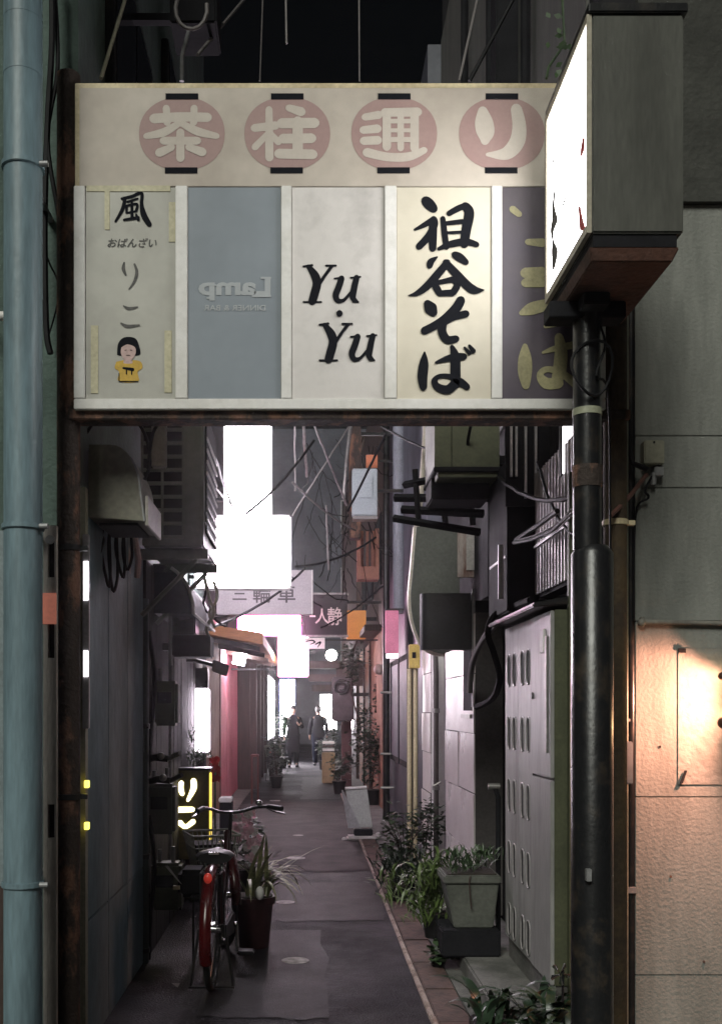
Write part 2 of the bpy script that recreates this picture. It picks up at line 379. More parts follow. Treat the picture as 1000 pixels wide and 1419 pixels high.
# windows on upper alley side and above the sign
for (ya, yb, za, zb) in ((7.2, 8.4, 5.2, 6.4), (5.2, 6.5, 4.75, 5.7), (8.9, 9.9, 5.2, 6.4)):
    w = MB().box(XL-.018, XL+.03, ya, yb, za, zb).build('window', M_black, b1, bevel=.006)
    MB().box(XL+.031, XL+.036, ya+.06, (ya+yb)/2-.02, za+.06, zb-.06).box(XL+.031, XL+.036, (ya+yb)/2+.02, yb-.06, za+.06, zb-.06).build('pane', M_glass, w)
ml = mat('pale_metal_sheet', (.22,.27,.29), .5, c2=(.13,.16,.17), amount=.6)
MB().box(-1.42, PX(16,4.5)-.03, 4.56, 4.598, 0, PZ(735,4.56)).build('metal_sheet', ml, b1, bevel=.004)
MB().box(-1.42, PX(16,4.5)-.02, 4.54, 4.559, 0, PZ(1228,4.56)).build('base_board', M_wood, b1, bevel=.004)

M_board = mat('dark_board', (.03,.028,.024), .8, c2=(.015,.014,.013), nscale=5, amount=.9, stretch=(4,4,.4), bump=.15, spec=.2)
for k in range(17):
    ya = 6.36+k*.225; zt_ = 2.55+random.uniform(-.01,.01)
    MB().box(XL-.018, XL+.004+random.uniform(0,.004), ya+.004, min(ya+.221, 10.19), .02, zt_).build('darkening_board', M_board, b1, bevel=.003)  # boards added to darken a wall stretch that the lit sign brightens
# pale blue drain pipe
pd = 4.15; pxc = PX(32, pd)
dp = thing('drain_pipe', (pxc, pd, 0), 'thick pale blue drain pipe running up the left edge', 'pipe')
MB().tube([(pxc, pd, 0), (pxc, pd, 9)], .078, 28).build('tube', M_pipe, dp, smooth=True)
for py in (232, 731, 1225):
    z = PZ(py, pd)
    MB().cyl((pxc, pd, z-.012), .0865, .024, 28).build('clamp', M_pipe, dp, bevel=.003, smooth=True)
    MB().box(pxc-.012, pxc+.012, pd+.086, 4.598, z-.01, z+.01).build('bracket', M_metal, dp)
    MB().tube([(pxc+.075, pd-.03, z), (pxc+.11, pd-.03, z)], .012, 10).build('bolt', M_metal, dp, smooth=True)
MB().cyl((pxc, pd, PZ(108,pd)), .0792, .05, 28).build('coupling', M_pipe, dp, smooth=True, bevel=.003)
MB().cyl((pxc, pd, PZ(30,pd)), .079, .02, 28).build('coupling', M_pipe, dp, smooth=True, bevel=.003)
o = thing('tap_pipe', W(0, 438, 4.3), 'short white pipe end sticking out left of drain pipe', 'pipe')
MB().tube([W(-30,438,4.3), W(14,438,4.3)], .02, 12).build('tube', M_white, o, smooth=True)
MB().tube([W(14,438,4.3), W(17,438,4.3)], .024, 12).build('end_cap', M_white, o, smooth=True)
MB().tube([W(-20,438,4.3), W(-20,438,4.62)], .012, 8).build('bracket', M_metal, o, smooth=True)

# slotted steel upright between pipe and rusty post
sd_ = 4.38; x0, x1 = PX(60, sd_), PX(78, sd_); M_slot = mat('pale_upright', (.5,.46,.43), .45, c2=(.3,.26,.24), amount=.7, stretch=(3,3,.5))
su = thing('slotted_upright', (x0, sd_, 0), 'pale slotted metal upright between blue pipe and rusty post', 'metal upright')
slots = [(745, 800), (838, 912), (1115, 1162)]
zs = [0]+[z for a, b in reversed(slots) for z in (PZ(b, sd_), PZ(a, sd_))]+[PZ(728, sd_)]
m_ = MB(); xm0, xm1 = PX(66, sd_), PX(75.5, sd_)
m_.box(x0, xm0, sd_, sd_+.03, 0, zs[-1]).box(xm1, x1, sd_, sd_+.03, 0, zs[-1])
for a, b_ in zip(zs[0::2], zs[1::2]): m_.box(xm0+.0005, xm1-.0005, sd_+.001, sd_+.029, a, b_)
m_.build('upright', M_slot, su)
MB().box(x0+.002, x1-.002, sd_+.032, sd_+.07, 0, zs[-1]).build('backing', M_hole, su)
MB().tube([W(69,748,sd_-.01), W(69,748,sd_+.02)], .02, 14).build('bolt', M_metal, su, smooth=True)
glow = mat('orange_reflection', (.6,.2,.12), .4, emit=(1,.35,.25), estr=.12)  # glowing band painted in for an orange reflection on the upright
MB().box(x0-.002, x1+.002, sd_-.006, sd_-.002, PZ(865,sd_), PZ(822,sd_)).build('painted_reflection', glow, su, bevel=.001)

# glowing strips standing in for reflections in glass behind the rusty post
so = thing('reflection_slit', W(119, 860, 4.66), 'narrow glowing strip for a white glass reflection just behind the rusty post', 'lamp')
dd = 4.57
MB().box(PX(114,dd), PX(123,dd), dd, dd+.028, PZ(1010,dd), PZ(740,dd)).build('housing', mat('slit_backing', (.3,.29,.3), .4), so, bevel=.003)
for a, b_ in ((778, 832), (902, 938)):
    MB().box(PX(116,dd), PX(122.5,dd), dd-.006, dd-.001, PZ(b_,dd), PZ(a,dd)).build('reflection_glow', lit('cool_lit', (1,.97,1), 2.2), so)
for py in (1087, 1145):
    o = MB().box(PX(117,dd), PX(123,dd), dd-.008, dd+.02, PZ(py+5,dd), PZ(py-5,dd)).build('reflection_spot', lit('yellow_lit', (1,.8,.1), 1.6), bevel=.002)  # yellow spots glow in place of reflections in the glass
    tag(o, 'tiny square yellow glowing reflection low on the left wall, '+('upper' if py < 1100 else 'lower')+' of the two', 'lamp')

# ------------------------------------------------------------------ rusty posts and the arch sign
SD = 4.4
def post(x_px0, x_px1, top_py, label, m, extras):
    d = 4.47; xa, xb = PX(x_px0, d), PX(x_px1, d); c = (xa+xb)/2; r = (xb-xa)/2
    t = thing('steel_post', (c, d, 0), label, 'post', 'rusty posts carrying the arch sign')
    MB().tube([(c, d, 0), (c, d, PZ(top_py, d))], r, 22).build('shaft', m, t, smooth=True)
    for py, mm in extras:
        z = PZ(py, d); MB().cyl((c, d, z-.013), r+.006, .026, 22).build('band', mm, t, bevel=.002, smooth=True)
        MB().box(c+r, c+r+.035, d-.012, d+.012, z-.011, z+.011).build('band_lug', mm, t, bevel=.002)
    return t
post(79, 111, 104, 'rusty dark steel post at left end of the arch sign', M_rust, [(760, M_black), (1104, M_black)])
M_rustor = mat('orange_rust', (.07,.045,.02), .8, c2=(.03,.02,.015), nscale=6, amount=.9, bump=.3)
post(836, 868, 430, 'brown rusty post at right end of sign behind black pole', M_rustor, [(725, M_rim)])

s = thing('arch_sign', (0, SD, 2.9), 'wide cream shop name sign spanning the alley entrance', 'sign')
def rect(nm, m, a, b_, c, e, d0, d1, bev=.002, parent=None): return MB().box(PX(a,SD), PX(b_,SD), d0, d1, PZ(e,SD), PZ(c,SD)).build(nm, m, parent or s, bevel=bev)
rect('cabinet', M_rim, 103, 838, 112, 568, SD+.012, SD+.17)
rect('header_panel', M_cream, 110, 832, 121, 258, SD, SD+.0115)
for a, b_ in ((103,118),(243.5,260),(389.5,404),(532.5,549),(680.5,695),(823,838)):
    rect('divider', M_white, a, b_, 258.5, 553, SD-.012, SD+.0115, .003)
rect('bottom_rail', M_white, 103, 838, 553.3, 568, SD-.012, SD+.0115, .003)
P = plane_y(SD)
mp1 = mat('panel_grey_paper', (.40,.39,.35), .5, c2=(.3,.29,.26), nscale=3, amount=.6, grime=.06)
mp2 = mat('panel_slate', (.185,.215,.25), .5, c2=(.15,.175,.205), nscale=2, amount=.6, grime=.06)
mp3 = mat('panel_stained_white', (.56,.53,.515), .5, c2=(.33,.31,.30), nscale=2.6, amount=.9, lo=.5, hi=.72, grime=.06)
mp4 = mat('panel_ivory', (.56,.515,.425), .5, c2=(.48,.435,.35), nscale=2, amount=.6, grime=.06)
mp5 = mat('panel_purple', (.045,.032,.053), .5, c2=(.075,.06,.07), nscale=3, amount=.8, grime=.1)
pans = []
for (a, b_), m in zip(((118.5,243),(260.5,389),(404.5,532),(549.5,680),(695.5,822.5)), (mp1,mp2,mp3,mp4,mp5)):
    pans.append(rect('shop_panel', m, a, b_, 259, 552.8, SD+.001, SD+.0115, .001))
for p, lb in zip(pans, ('grey paper panel with brush letters and a small drawn woman', 'slate blue panel with mirrored pale lettering', 'stained white panel with black italic letters', 'ivory panel with bold black brush letters', 'dark purple panel with faded olive letters')): p['label'] = lb
# lanterns in the header
mlan = mat('faded_red_print', (.30,.19,.18), .6, c2=(.34,.235,.215), nscale=6, amount=.6, grime=.08)
mlt = mat('pale_print', (.47,.42,.37), .6, c2=(.42,.36,.32), amount=.5, grime=.06)
def ellipse(cx, cy, rx, ry, lf, d=SD, n=40, pw=2.0):
    b = MB(); b.flat = True; pts = []
    for k in range(n):
        a = 2*math.pi*k/n; ca, sa = math.cos(a), math.sin(a)
        pts.append(W(cx+rx*math.copysign(abs(ca)**(2/pw), ca), cy+ry*math.copysign(abs(sa)**(2/pw), sa), d)+Vector((0,-lf,0)))
    b.quad(*reversed(pts)); return b
chars = [
 zoomed([[(118,158,42),(250,150,40),(385,152,40)],[(180,105,30),(185,178,32)],[(318,105,30),(315,178,32)],[(248,178,26),(170,225,36),(80,245,26)],[(248,178,26),(335,222,36),(430,245,26)],[(165,268,34),(335,268,34)],[(250,225,34),(250,355,36)],[(208,300,30),(145,328,38)],[(290,300,30),(360,325,38)]], 180, 120, 3.571, 1.16),
 zoomed([[(615,205,34),(722,192,36)],[(688,112,30),(690,352,36)],[(690,225,24),(618,300,30)],[(695,232,24),(735,275,30)],[(785,105,30),(848,125,40)],[(748,182,44),(915,180,44)],[(755,258,42),(900,256,42)],[(735,332,42),(906,336,42)],[(830,170,44),(830,335,44)]], 180, 120, 3.571, 1.16),
 zoomed([[(110,132,28),(172,122,32)],[(102,188,30),(166,182,34)],[(104,235,32),(168,232,34)],[(118,285,36),(210,305,34),(300,303,34),(368,275,26)],[(195,112,34),(340,110,36)],[(205,110,32),(205,262,34)],[(265,118,26),(265,268,26)],[(325,110,34),(325,268,34)],[(205,150,18),(330,150,18)],[(205,190,16),(330,190,16)],[(205,230,20),(330,230,20)]], 470, 120, 3.125, 1.1),
 zoomed([[(620,105,40),(625,150,70),(632,200,70),(630,235,36)],[(765,95,44),(778,170,54),(768,240,60),(720,290,50),(640,294,14)]], 470, 120, 3.125, 1.1)]
for cx, ch in zip((252, 398, 546, 695), chars):
    e = ellipse(cx, 185, 59.5, 51, .0012, pw=2.15).build('lantern_print', mlan, s)
    for by in (133.5, 236):
        dx = 0 if by < 200 else -1
        MB().box(PX(cx-22.5+dx,SD), PX(cx+22.5+dx,SD), SD-.0035, SD-.0008, PZ(by+4,SD), PZ(by-4,SD)).build('lantern_bar', M_ink, e)
    ink(ch, P, 'lettering', mlt, e, .0022)
# panel 1
def faded(nm): return mat(nm, (.03,.03,.03), .6, c2=(.14,.13,.12), nscale=30, amount=.7)
mf = faded('faded_ink')
kaze = zoomed([[(335,110,14),(320,180,16),(275,260,10)],[(315,115,12),(380,100,14),(440,80,14),(440,150,16),(455,220,26),(490,280,22)],[(350,135,10),(415,115,10)],[(345,165,12),(345,205,10)],[(345,160,10),(410,150,12),(405,195,12)],[(345,205,9),(405,195,9)],[(378,125,10),(380,240,14)],[(330,250,12),(420,235,14)],[(405,215,10),(420,250,14)]], 100, 250, 4.577, 1.5)
ink(kaze, P, 'lettering', M_ink, pans[0], .0012)
tape = mat('yellow_tape', (.52,.48,.32), .5, c2=(.42,.38,.25))
for a, b_, c, e in ((120,236,257,265),(234,243,280,335),(126,136,451,545),(228,238,458,544),(145,152,265,318)):
    MB().box(PX(a,SD), PX(b_,SD), SD-.0022, SD+.0008, PZ(e,SD), PZ(c,SD)).build('tape_strip', tape, pans[0])
font_text('おばんざい', 'lettering', mf, pans[0], W(183, 336, SD)+Vector((0,-.0012,0)), width=68/F*SD, height=13/F*SD, bold=.015, shear=.2)
ink(zoomed([[(330,520,8),(325,560,18),(340,600,10)],[(395,530,10),(410,580,16),(395,640,14),(360,690,5)],[(325,795,6),(360,812,16),(415,803,8)],[(310,905,8),(350,925,18),(425,918,10)]], 100, 250, 4.577, 1.25), P, 'lettering', mf, pans[0], .0012)
# the small drawn woman in a yellow top
def blob(pts, m, lf, nm='printed_figure'):
    b = MB(); b.flat = True; q = smooth_path([*pts, pts[0]], 4)[:-1]
    b.quad(*[P(100+x/4.577, 250+y/4.577, lf) for x, y in q]); o = b.build(nm, m, pans[0])
    bm = bmesh.new(); bm.from_mesh(o.data)
    for f in bm.faces:
        if f.normal.y > 0: f.normal_flip()
    bm.to_mesh(o.data); bm.free(); return o
blob([(285,1105),(290,1040),(320,1000),(365,992),(405,1005),(425,1050),(432,1100),(400,1110),(315,1112)], M_ink, .0012)
blob([(312,1060),(350,1040),(398,1058),(402,1100),(375,1140),(335,1140),(310,1100)], mat('print_skin', (.52,.36,.34), .6, amount=.1), .0018)
blob([(330,1140),(375,1140),(380,1160),(328,1160)], mat('print_skin', (0,0,0)), .0015)
blob([(280,1150),(330,1140),(355,1160),(385,1140),(435,1150),(445,1190),(415,1215),(418,1275),(295,1275),(298,1215),(270,1190)], mat('print_yellow', (.55,.34,.03), .6, amount=.1), .0012)
ink(zoomed([[(325,1190,14),(385,1200,22)],[(345,1200,8),(345,1228,8)],[(378,1205,8),(378,1230,8)],[(298,1225,6),(298,1275,6)],[(298,1275,6),(418,1275,6)],[(335,1078,4),(345,1076,4)],[(370,1076,4),(380,1078,4)],[(345,1110,3),(368,1110,3)]], 100, 250, 4.577), P, 'printed_figure', M_ink, pans[0], .0024)
# panel 2: lettering seen mirrored
mlamp = mat('pale_grey_print', (.34,.36,.38), .6, c2=(.29,.31,.33), grime=.05)
font_text('Lamp', 'lettering', mlamp, pans[1], W(325, 400, SD)+Vector((0,-.0012,0)), width=100/F*SD, height=33/F*SD, bold=.04, mirror=True)
ink([[(374.5,385,3),(362,385,3)],[(374.5,410.2,3),(350,410.2,3)],[(299,395,2.4),(292,395,2.4)],[(287,413,2.4),(294,413,2.4)]], P, 'lettering', mlamp, pans[1], .0014)
font_text('DINNER & BAR', 'lettering', mlamp, pans[1], W(325, 426.5, SD)+Vector((0,-.0012,0)), width=86/F*SD, height=8/F*SD, bold=.02, mirror=True)
# panel 3
Yu = [[(594,66,20),(625,110,36),(634,150,36),(622,200,36),(612,234,34)],[(706,64,14),(672,110,13),(640,158,16)],[(570,66,9),(612,60,10)],[(678,62,9),(725,62,9)],[(570,236,8),(655,236,8)],
      [(752,122,26),(738,165,27),(724,205,27),(736,230,22),(764,226,14),(795,190,10)],[(824,118,24),(812,170,27),(806,214,26),(826,234,12)],[(718,124,7),(756,119,8)],[(795,120,7),(842,116,8)],[(806,234,8),(832,236,8)]]
st = [[(x, y, w) for x, y, w in q] for q in Yu]+[[(x+77, y+279, w) for x, y, w in q] for q in Yu]
ink(zoomed(st, 255, 350, 3.448, 1.14)+[[(469.8,434.4,9.5),(470.6,434.4,9.5)]], P, 'lettering', M_ink, pans[2], .0012)
# panel 4: big brush letters
soba = [[(140,85,58),(165,110,64),(192,138,52)],
 [(68,275,14),(130,245,30),(185,210,34)],[(192,205,40),(196,240,44),(165,310,44),(95,388,40)],[(188,240,48),(186,330,48),(186,400,42)],
 [(252,200,30),(262,290,36),(275,390,36)],[(292,170,32),(345,140,36),(402,115,34)],[(398,120,50),(425,165,58),(405,280,56),(392,370,52)],[(270,235,26),(380,222,30)],[(280,296,18),(380,292,20)],[(224,402,20),(300,372,40),(400,355,42),(474,374,34)],
 [(165,515,34),(175,485,38),(215,455,10)],[(330,440,42),(365,460,50),(405,490,34)],
 [(282,490,40),(225,560,46),(150,645,46),(80,695,30),(28,707,6)],[(270,490,40),(335,560,48),(410,640,52),(460,672,48),(522,672,6)],
 [(190,625,34),(215,665,42),(232,695,36)],[(205,628,28),(270,612,30),(322,605,36),(346,640,40),(318,690,40)],[(228,694,34),(318,690,40)],
 [(152,762,50),(172,792,74),(190,820,52)],[(370,738,52),(340,790,56),(270,860,54),(200,905,48),(130,940,46)],[(255,885,44),(320,850,40),(405,828,42)],[(250,890,52),(248,950,50),(282,998,48),(340,992,40)],
 [(132,1080,10),(128,1150,52),(118,1240,58),(124,1310,44)],[(204,1148,12),(280,1122,36),(345,1112,46),(392,1108,38)],[(312,1045,26),(332,1110,54),(334,1210,60),(336,1290,54)],
 [(336,1280,52),(285,1325,52),(220,1310,44),(196,1270,36),(230,1238,26),(300,1240,30),(365,1275,46),(412,1308,36)],[(394,1050,14),(426,1088,24)],[(425,1038,18),(452,1074,30)]]
ink(zoomed(soba, 560, 260, 4.733, 1.14), P, 'lettering', M_ink, pans[3], .0012)
# panel 5: faded olive letters
mol = mat('olive_print', (.33,.3,.16), .6, c2=(.22,.2,.11), nscale=9, amount=.8)
ink(zoomed([[(80,160,40),(118,190,34)],[(165,345,34),(250,350,50)],[(150,520,60),(250,515,60)],[(150,575,50),(250,570,60)],[(130,745,30),(190,720,70),(300,690,60),(420,650,50)],[(265,820,24),(330,795,50),(420,770,40)],
  [(150,930,30),(150,1000,74),(150,1080,78),(155,1155,44)],[(250,968,14),(320,945,34),(450,920,44)],[(340,880,50),(352,960,70),(345,1060,76),(325,1140,60)],[(340,1140,60),(270,1140,64),(235,1095,40),(270,1062,34),(350,1080,40),(440,1150,50)],[(430,880,30),(460,920,34)]], 690, 250, 4.056), P, 'lettering', mol, pans[4], .0012)
# steel beam under the sign
MB().box(PX(98,4.47), PX(868,4.47), 4.415, 4.53, PZ(583,4.44), PZ(569,4.44)).build('bottom_beam', M_rust, s, bevel=.004)
MB().box(PX(84,4.47), PX(780,4.47), 4.585, 4.64, PZ(112,4.47), PZ(104,4.47)).build('top_beam', M_rust, s, bevel=.004)
for px in (230, 520): MB().box(PX(px,4.5), PX(px+10,4.5), 4.5725, 4.584, PZ(560,4.5), PZ(118,4.5)).build('stiffener', M_rust, s)

# ------------------------------------------------------------------ black pole with the lit box sign
pc = PX(820, 4.0)
bp = thing('sign_pole', (pc, 4.0, 0), 'thick black stepped steel pole right of the alley entrance', 'pole')
MB().tube([(pc, 4.0, 0), (pc, 4.0, PZ(768,4.0)), (pc, 4.0, PZ(757,4.0))], [.082,.082,.058], 30).build('lower_shaft', M_black, bp, smooth=True)
pu = PX(813, 4.0)
MB().tube([(pu, 4.0, PZ(762,4.0)), (pu, 4.0, PZ(436,4.0))], .055, 28).build('upper_shaft', M_black, bp, smooth=True)
MB().cyl((pu, 4.0, PZ(577,4.0)), .0575, .027, 28).build('band', mat('pale_band', (.35,.36,.26), .5), bp, smooth=True)
MB().cyl((pu, 4.0, PZ(676,4.0)), .058, .085, 28).build('rust_sleeve', M_rust, bp, smooth=True)
MB().box(pc-.05, pc-.03, 3.895, 3.925, PZ(1222,3.9), PZ(1205,3.9)).build('tag_plate', M_metal, bp, bevel=.002)
bx = thing('lit_box_sign', (1.15, 3.9, 3.29), 'overexposed lit box sign with grey end panel on top of black pole', 'sign')
X0, X1, Y0, Y1 = .997, 1.335, 3.58, 4.21; Z0, Z1 = PZ(322, 3.58), PZ(19, 3.58)
mbx = mat('grey_box_panel', (.085,.086,.074), .7, c2=(.05,.05,.043), nscale=3, amount=.7, stretch=(3,3,.5))
MB().box(X0+.012, X1, Y0, Y1, Z0, Z1).build('casing', mbx, bx, bevel=.006)
MB().box(X0-.002, X1+.012, Y0-.012, Y1+.012, Z1+.001, Z1+.035).build('top_cap', M_black, bx, bevel=.004)
MB().box(X0+.02, X1-.02, Y0+.012, Y1-.012, Z0-.045, Z0-.001).build('bottom_collar', M_blackm, bx)
MB().hexa([(X0+.02,Y0+.03,Z0-.09),(X1-.03,Y0+.03,Z0-.09),(X1-.03,Y1-.012,Z0-.09),(X0+.02,Y1-.012,Z0-.09)], [(X0+.005,Y0+.01,Z0-.046),(X1-.01,Y0+.01,Z0-.046),(X1-.01,Y1,Z0-.046),(X0+.005,Y1,Z0-.046)]).build('rusty_base', M_rustdark, bx, bevel=.004)
mframe = mat('sign_frame', (.42,.38,.3), .5, c2=(.3,.27,.2))
f = .03
MB().box(X0-.006, X0+.0115, Y0, Y1, Z0, Z0+f).box(X0-.006, X0+.0115, Y0, Y1, Z1-f, Z1).box(X0-.006, X0+.0115, Y0, Y0+.006, Z0+f+.0005, Z1-f-.0005).box(X0-.006, X0+.0115, Y1-f, Y1, Z0+f+.0005, Z1-f-.0005).build('face_frame', mframe, bx)
MB().box(X0-.001, X0+.011, Y0+.0065, Y1-f-.0005, Z0+f+.0005, Z1-f-.0005).build('lit_face', lit('sign_face_lit', (1,.985,.96), 6.5), bx)
Pf = lambda u, v, lf: onX(u, v, X0-.001)+Vector((-lf, 0, 0))
dk = mat('dark_print', (.02,.015,.015), .6); rd = mat('red_print', (.6,.02,.03), .6)
o1 = ink(zoomed([[(97,830,5),(92,900,8),(98,960,16),(86,1010,10),(90,1060,6),(98,1110,18),(92,1190,6)],[(152,845,4),(138,890,5)],[(96,650,4),(92,690,5)]], 740, 20, 3.378, 1.7), Pf, 'lettering', dk, bx, .002)
o2 = ink(zoomed([[(214,900,12),(220,950,18),(228,1000,28)],[(234,580,12),(228,630,18),(222,660,8)],[(205,905,4),(207,918,4)],[(200,735,3),(203,745,3)]], 740, 20, 3.378), Pf, 'lettering', rd, bx, .002)
MB().box(pu-.16, pu+.14, 3.95, 4.05, PZ(446,4.0), Z0-.091).box(pu-.05, pu+.05, 3.86, 3.949, PZ(440,4.0), Z0-.092).build('mounting_bracket', M_blackm, bx, bevel=.004)
# looped cable on the pole
lp = []
for k in range(19):
    a = R(100+k*20); lp.append(W(820+28*math.cos(a), 510-38*math.sin(a)*-1, 3.93)+Vector((0, .03*math.sin(a*2), 0)))
cable(lp, .006, 'black cable looped around the top of black pole')
cable([W(832,452,3.97), W(838,480,3.95), W(826,520,3.93), W(842,545,4.05), W(845,700,4.25), W(846,1000,4.3)], .005, 'thin black cable running down beside the rusty right post')

# ------------------------------------------------------------------ right facade
FD = 4.78; fx = PX(880, FD)
rb = thing('facade_building', (3, FD, 0), 'grey plastered facade of large joint blocks on the right', 'building')
zr = [PZ(p, FD) for p in (1500, 1352, 1105, 861, 676, 604, 283)]; zr[0] = -.0
MB().box(fx+.02, 6, FD+.02, 7.5, 0, 9).build('wall', M_facade_dark, rb)
for za, zb in zip(zr, zr[1:]):
    MB().box(fx, PX(1120,FD), FD, FD+.0195, za+.0015, zb-.0015).build('facade_block', M_facade, rb, bevel=.003)
    MB().box(PX(1120,FD)+.006, PX(1400,FD), FD, FD+.0195, za+.0015, zb-.0015).build('facade_block', M_facade, rb, bevel=.003)
MB().box(fx, 6, FD-.03, FD+.0195, zr[-1], zr[-1]+.018).build('ledge', M_facade_dark, rb)
# access panel
MB().box(PX(938,FD), PX(1085,FD), FD-.006, FD-.001, PZ(1088,FD), PZ(898,FD)).build('access_panel', mat('panel_plaster', (.24,.24,.22), .85, c2=(.18,.178,.165), bump=.5, bscale=30, nscale=2), rb, bevel=.005)
MB().hexa([W(941,1086,FD-.02),W(946,1086,FD-.02),W(946,1086,FD-.013),W(941,1086,FD-.013)], [W(948,1068,FD-.02),W(952,1068,FD-.02),W(952,1068,FD-.013),W(948,1068,FD-.013)]).build('panel_latch', M_blackm, rb)
MB().box(PX(938,FD), PX(948,FD), FD-.02, FD-.013, PZ(905,FD), PZ(899,FD)).build('panel_hinge', M_blackm, rb)
mcond = mat('painted_conduit', (.2,.19,.165), .7, c2=(.1,.09,.08), amount=.8)
MB().tube([W(889,856,FD-.013), W(890,862,FD-.02), W(1100,866,FD-.02)], .012, 10).build('conduit', mcond, rb, smooth=True)
MB().ball(W(889,863,FD-.02), .02).build('conduit_elbow', mcond, rb, smooth=True)
for px, py in ((929,1215), (914,1035), (975,1333)): MB().tube([W(px,py,FD-.005), W(px,py,FD+.01)], .006, 8).build('nail', M_rust, rb)
# wall lamp at the frame edge
wl_ = thing('wall_lamp', W(1012, 970, FD-.12), 'lit warm wall lamp with brown bracket at the right edge', 'lamp')
ly = FD-.2; lx = 2.0; lz = PZ(966, FD)
mbr = mat('brown_bronze', (.08,.04,.025), .5, metal=.4)
MB().ball((lx, ly, lz), .03, .03, .045).build('bulb', lit('warm_bulb', (1,.62,.28), 60), wl_, smooth=True)
MB().tube([(lx, ly, lz-.045), (lx, ly, lz-.10)], [.03,.02], 14).build('socket', mbr, wl_, smooth=True)
MB().ball((PX(1003,ly-.03), ly-.03, PZ(1002,ly-.03)), .03, .03, .028).build('knob', mbr, wl_, smooth=True)
MB().ball((PX(1000,ly), ly, PZ(937,ly)), .018, .02, .018).build('finial', mbr, wl_, smooth=True)
MB().tube([(lx+.02, ly, lz-.09), (lx+.14, ly+.12, lz-.09), (lx+.16, FD-.013, lz-.05)], .011, 8).build('arm', mbr, wl_, smooth=True)
MB().tube([(lx, ly, lz+.12), (lx+.14, ly+.12, lz+.14), (lx+.16, FD-.013, lz+.06)], .008, 8).build('arm', mbr, wl_, smooth=True)
MB().tube([(lx+.16, FD-.03, lz), (lx+.16, FD-.0125, lz)], .06, 18).build('back_plate', mbr, wl_, smooth=True)
MB().tube([(lx, ly, lz+.07), (lx, ly, lz+.12)], [.085,.02], 20).build('shade', mbr, wl_, smooth=True)
pl = bpy.data.lights.new('wall_lamp_light', 'SPOT'); plo = bpy.data.objects.new('wall_lamp_light', pl); col.objects.link(plo)
plo.location = (lx, ly-.05, lz+.0); plo.rotation_euler = (R(74), 0, 0); pl.spot_size = R(164); pl.spot_blend = .35; pl.energy = 80; pl.color = (1, .42, .27); pl.shadow_soft_size = .03
# junction box with conduit stub
jb = thing('junction_box', W(905, 628, FD-.05), 'small cream junction box high on the plaster wall', 'junction box')
MB().box(PX(892,FD-.06), PX(920,FD-.06), FD-.065, FD-.001, PZ(643,FD-.06), PZ(610,FD-.06)).build('housing', mat('cream_box', (.3,.29,.22), .6), jb, bevel=.005)
MB().box(PX(908,FD-.06), PX(921,FD-.06), FD-.05, FD-.001, PZ(659,FD-.06), PZ(645,FD-.06)).build('lower_box', M_metal, jb, bevel=.004)
MB().tube([W(906,612.5,FD-.07), W(906,612.5,FD-.064)], .005, 8).build('screw', M_black, jb)
MB().tube([W(906,655,FD-.03), W(905,672,FD-.03)], .013, 10).build('stub', M_metal, jb, smooth=True)
cable([W(845,715,4.35), W(870,690,4.5), W(895,658,FD-.04)], .011, 'reddish brown conduit slanting up to the junction box', mat('red_conduit', (.16,.07,.055), .6), 'conduit', 'conduit')
cable([W(872,575,FD-.03), W(874,635,FD-.05), W(884,645,FD-.07), W(896,650,FD-.06)], .012, 'black cable bending into the junction box', M_cable)
cable([W(903,660,FD-.03), W(893,680,FD-.05), W(898,690,FD-.04), W(880,715,FD-.02), W(878,860,FD-.02)], .006, 'loose thin cable hanging below the junction box')
# pipes at the facade corner
o = MB().tube([W(866,300,4.72), W(866,1500,4.72)], .014, 12).build('conduit', mat('grey_green_conduit', (.24,.26,.2), .45), smooth=True); tag(o, 'thin grey green conduit running up beside the facade corner', 'conduit')
o = thing('corner_pipe', W(874, 1400, 4.8), 'dark vertical pipe hugging the left edge of plaster facade', 'pipe')
MB().tube([W(873.5,300,4.8), W(873.5,1500,4.8)], .021, 14).build('tube', M_black, o, smooth=True)
MB().box(PX(858,4.78), PX(880,4.78), 4.765, 4.775, PZ(1238,4.78), PZ(1229,4.78)).build('clamp', M_metal, o, bevel=.002)
MB().box(PX(858,4.78), PX(872,4.78), 4.765, 4.775, PZ(1000,4.78), PZ(996,4.78)).build('clamp', M_metal, o, bevel=.002)
o = thing('switch_box', W(870, 1060, 4.68), 'small grey switch box with black side on the corner pipe', 'switch box')
MB().box(PX(865,4.66), PX(877,4.66), 4.66, 4.73, PZ(1087,4.66), PZ(1028,4.66)).build('cover', M_metal, o, bevel=.004)
MB().box(PX(856,4.66), PX(864.7,4.66), 4.67, 4.73, PZ(1087,4.66), PZ(1028,4.66)).build('housing', M_blackm, o, bevel=.003)
MB().ball(W(864,1022,4.66), .012).build('knob', M_metal, o)
o = thing('pressure_gauge', W(860, 1148, 4.72), 'small round brownish gauge on pipes near facade corner', 'gauge')
MB().tube([W(860,1145,4.70), W(860,1145,4.73)], .024, 16).build('case', M_rust, o, bevel=.003)
MB().tube([W(859,1155,4.72), W(861,1300,4.72)], .012, 10).build('stem', M_wood, o, smooth=True)

# ------------------------------------------------------------------ right alley buildings
rw = thing('alley_building', (1.9, 6.5, 0), 'dark right hand alley building behind meter cupboard and tiled wall', 'building')
MB().box(1.4, 3.5, 7.501, 10.45, 0, 9).box(1.4, fx+.015, 4.83, 7.5, 0, 9).build('wall', M_dark, rw)
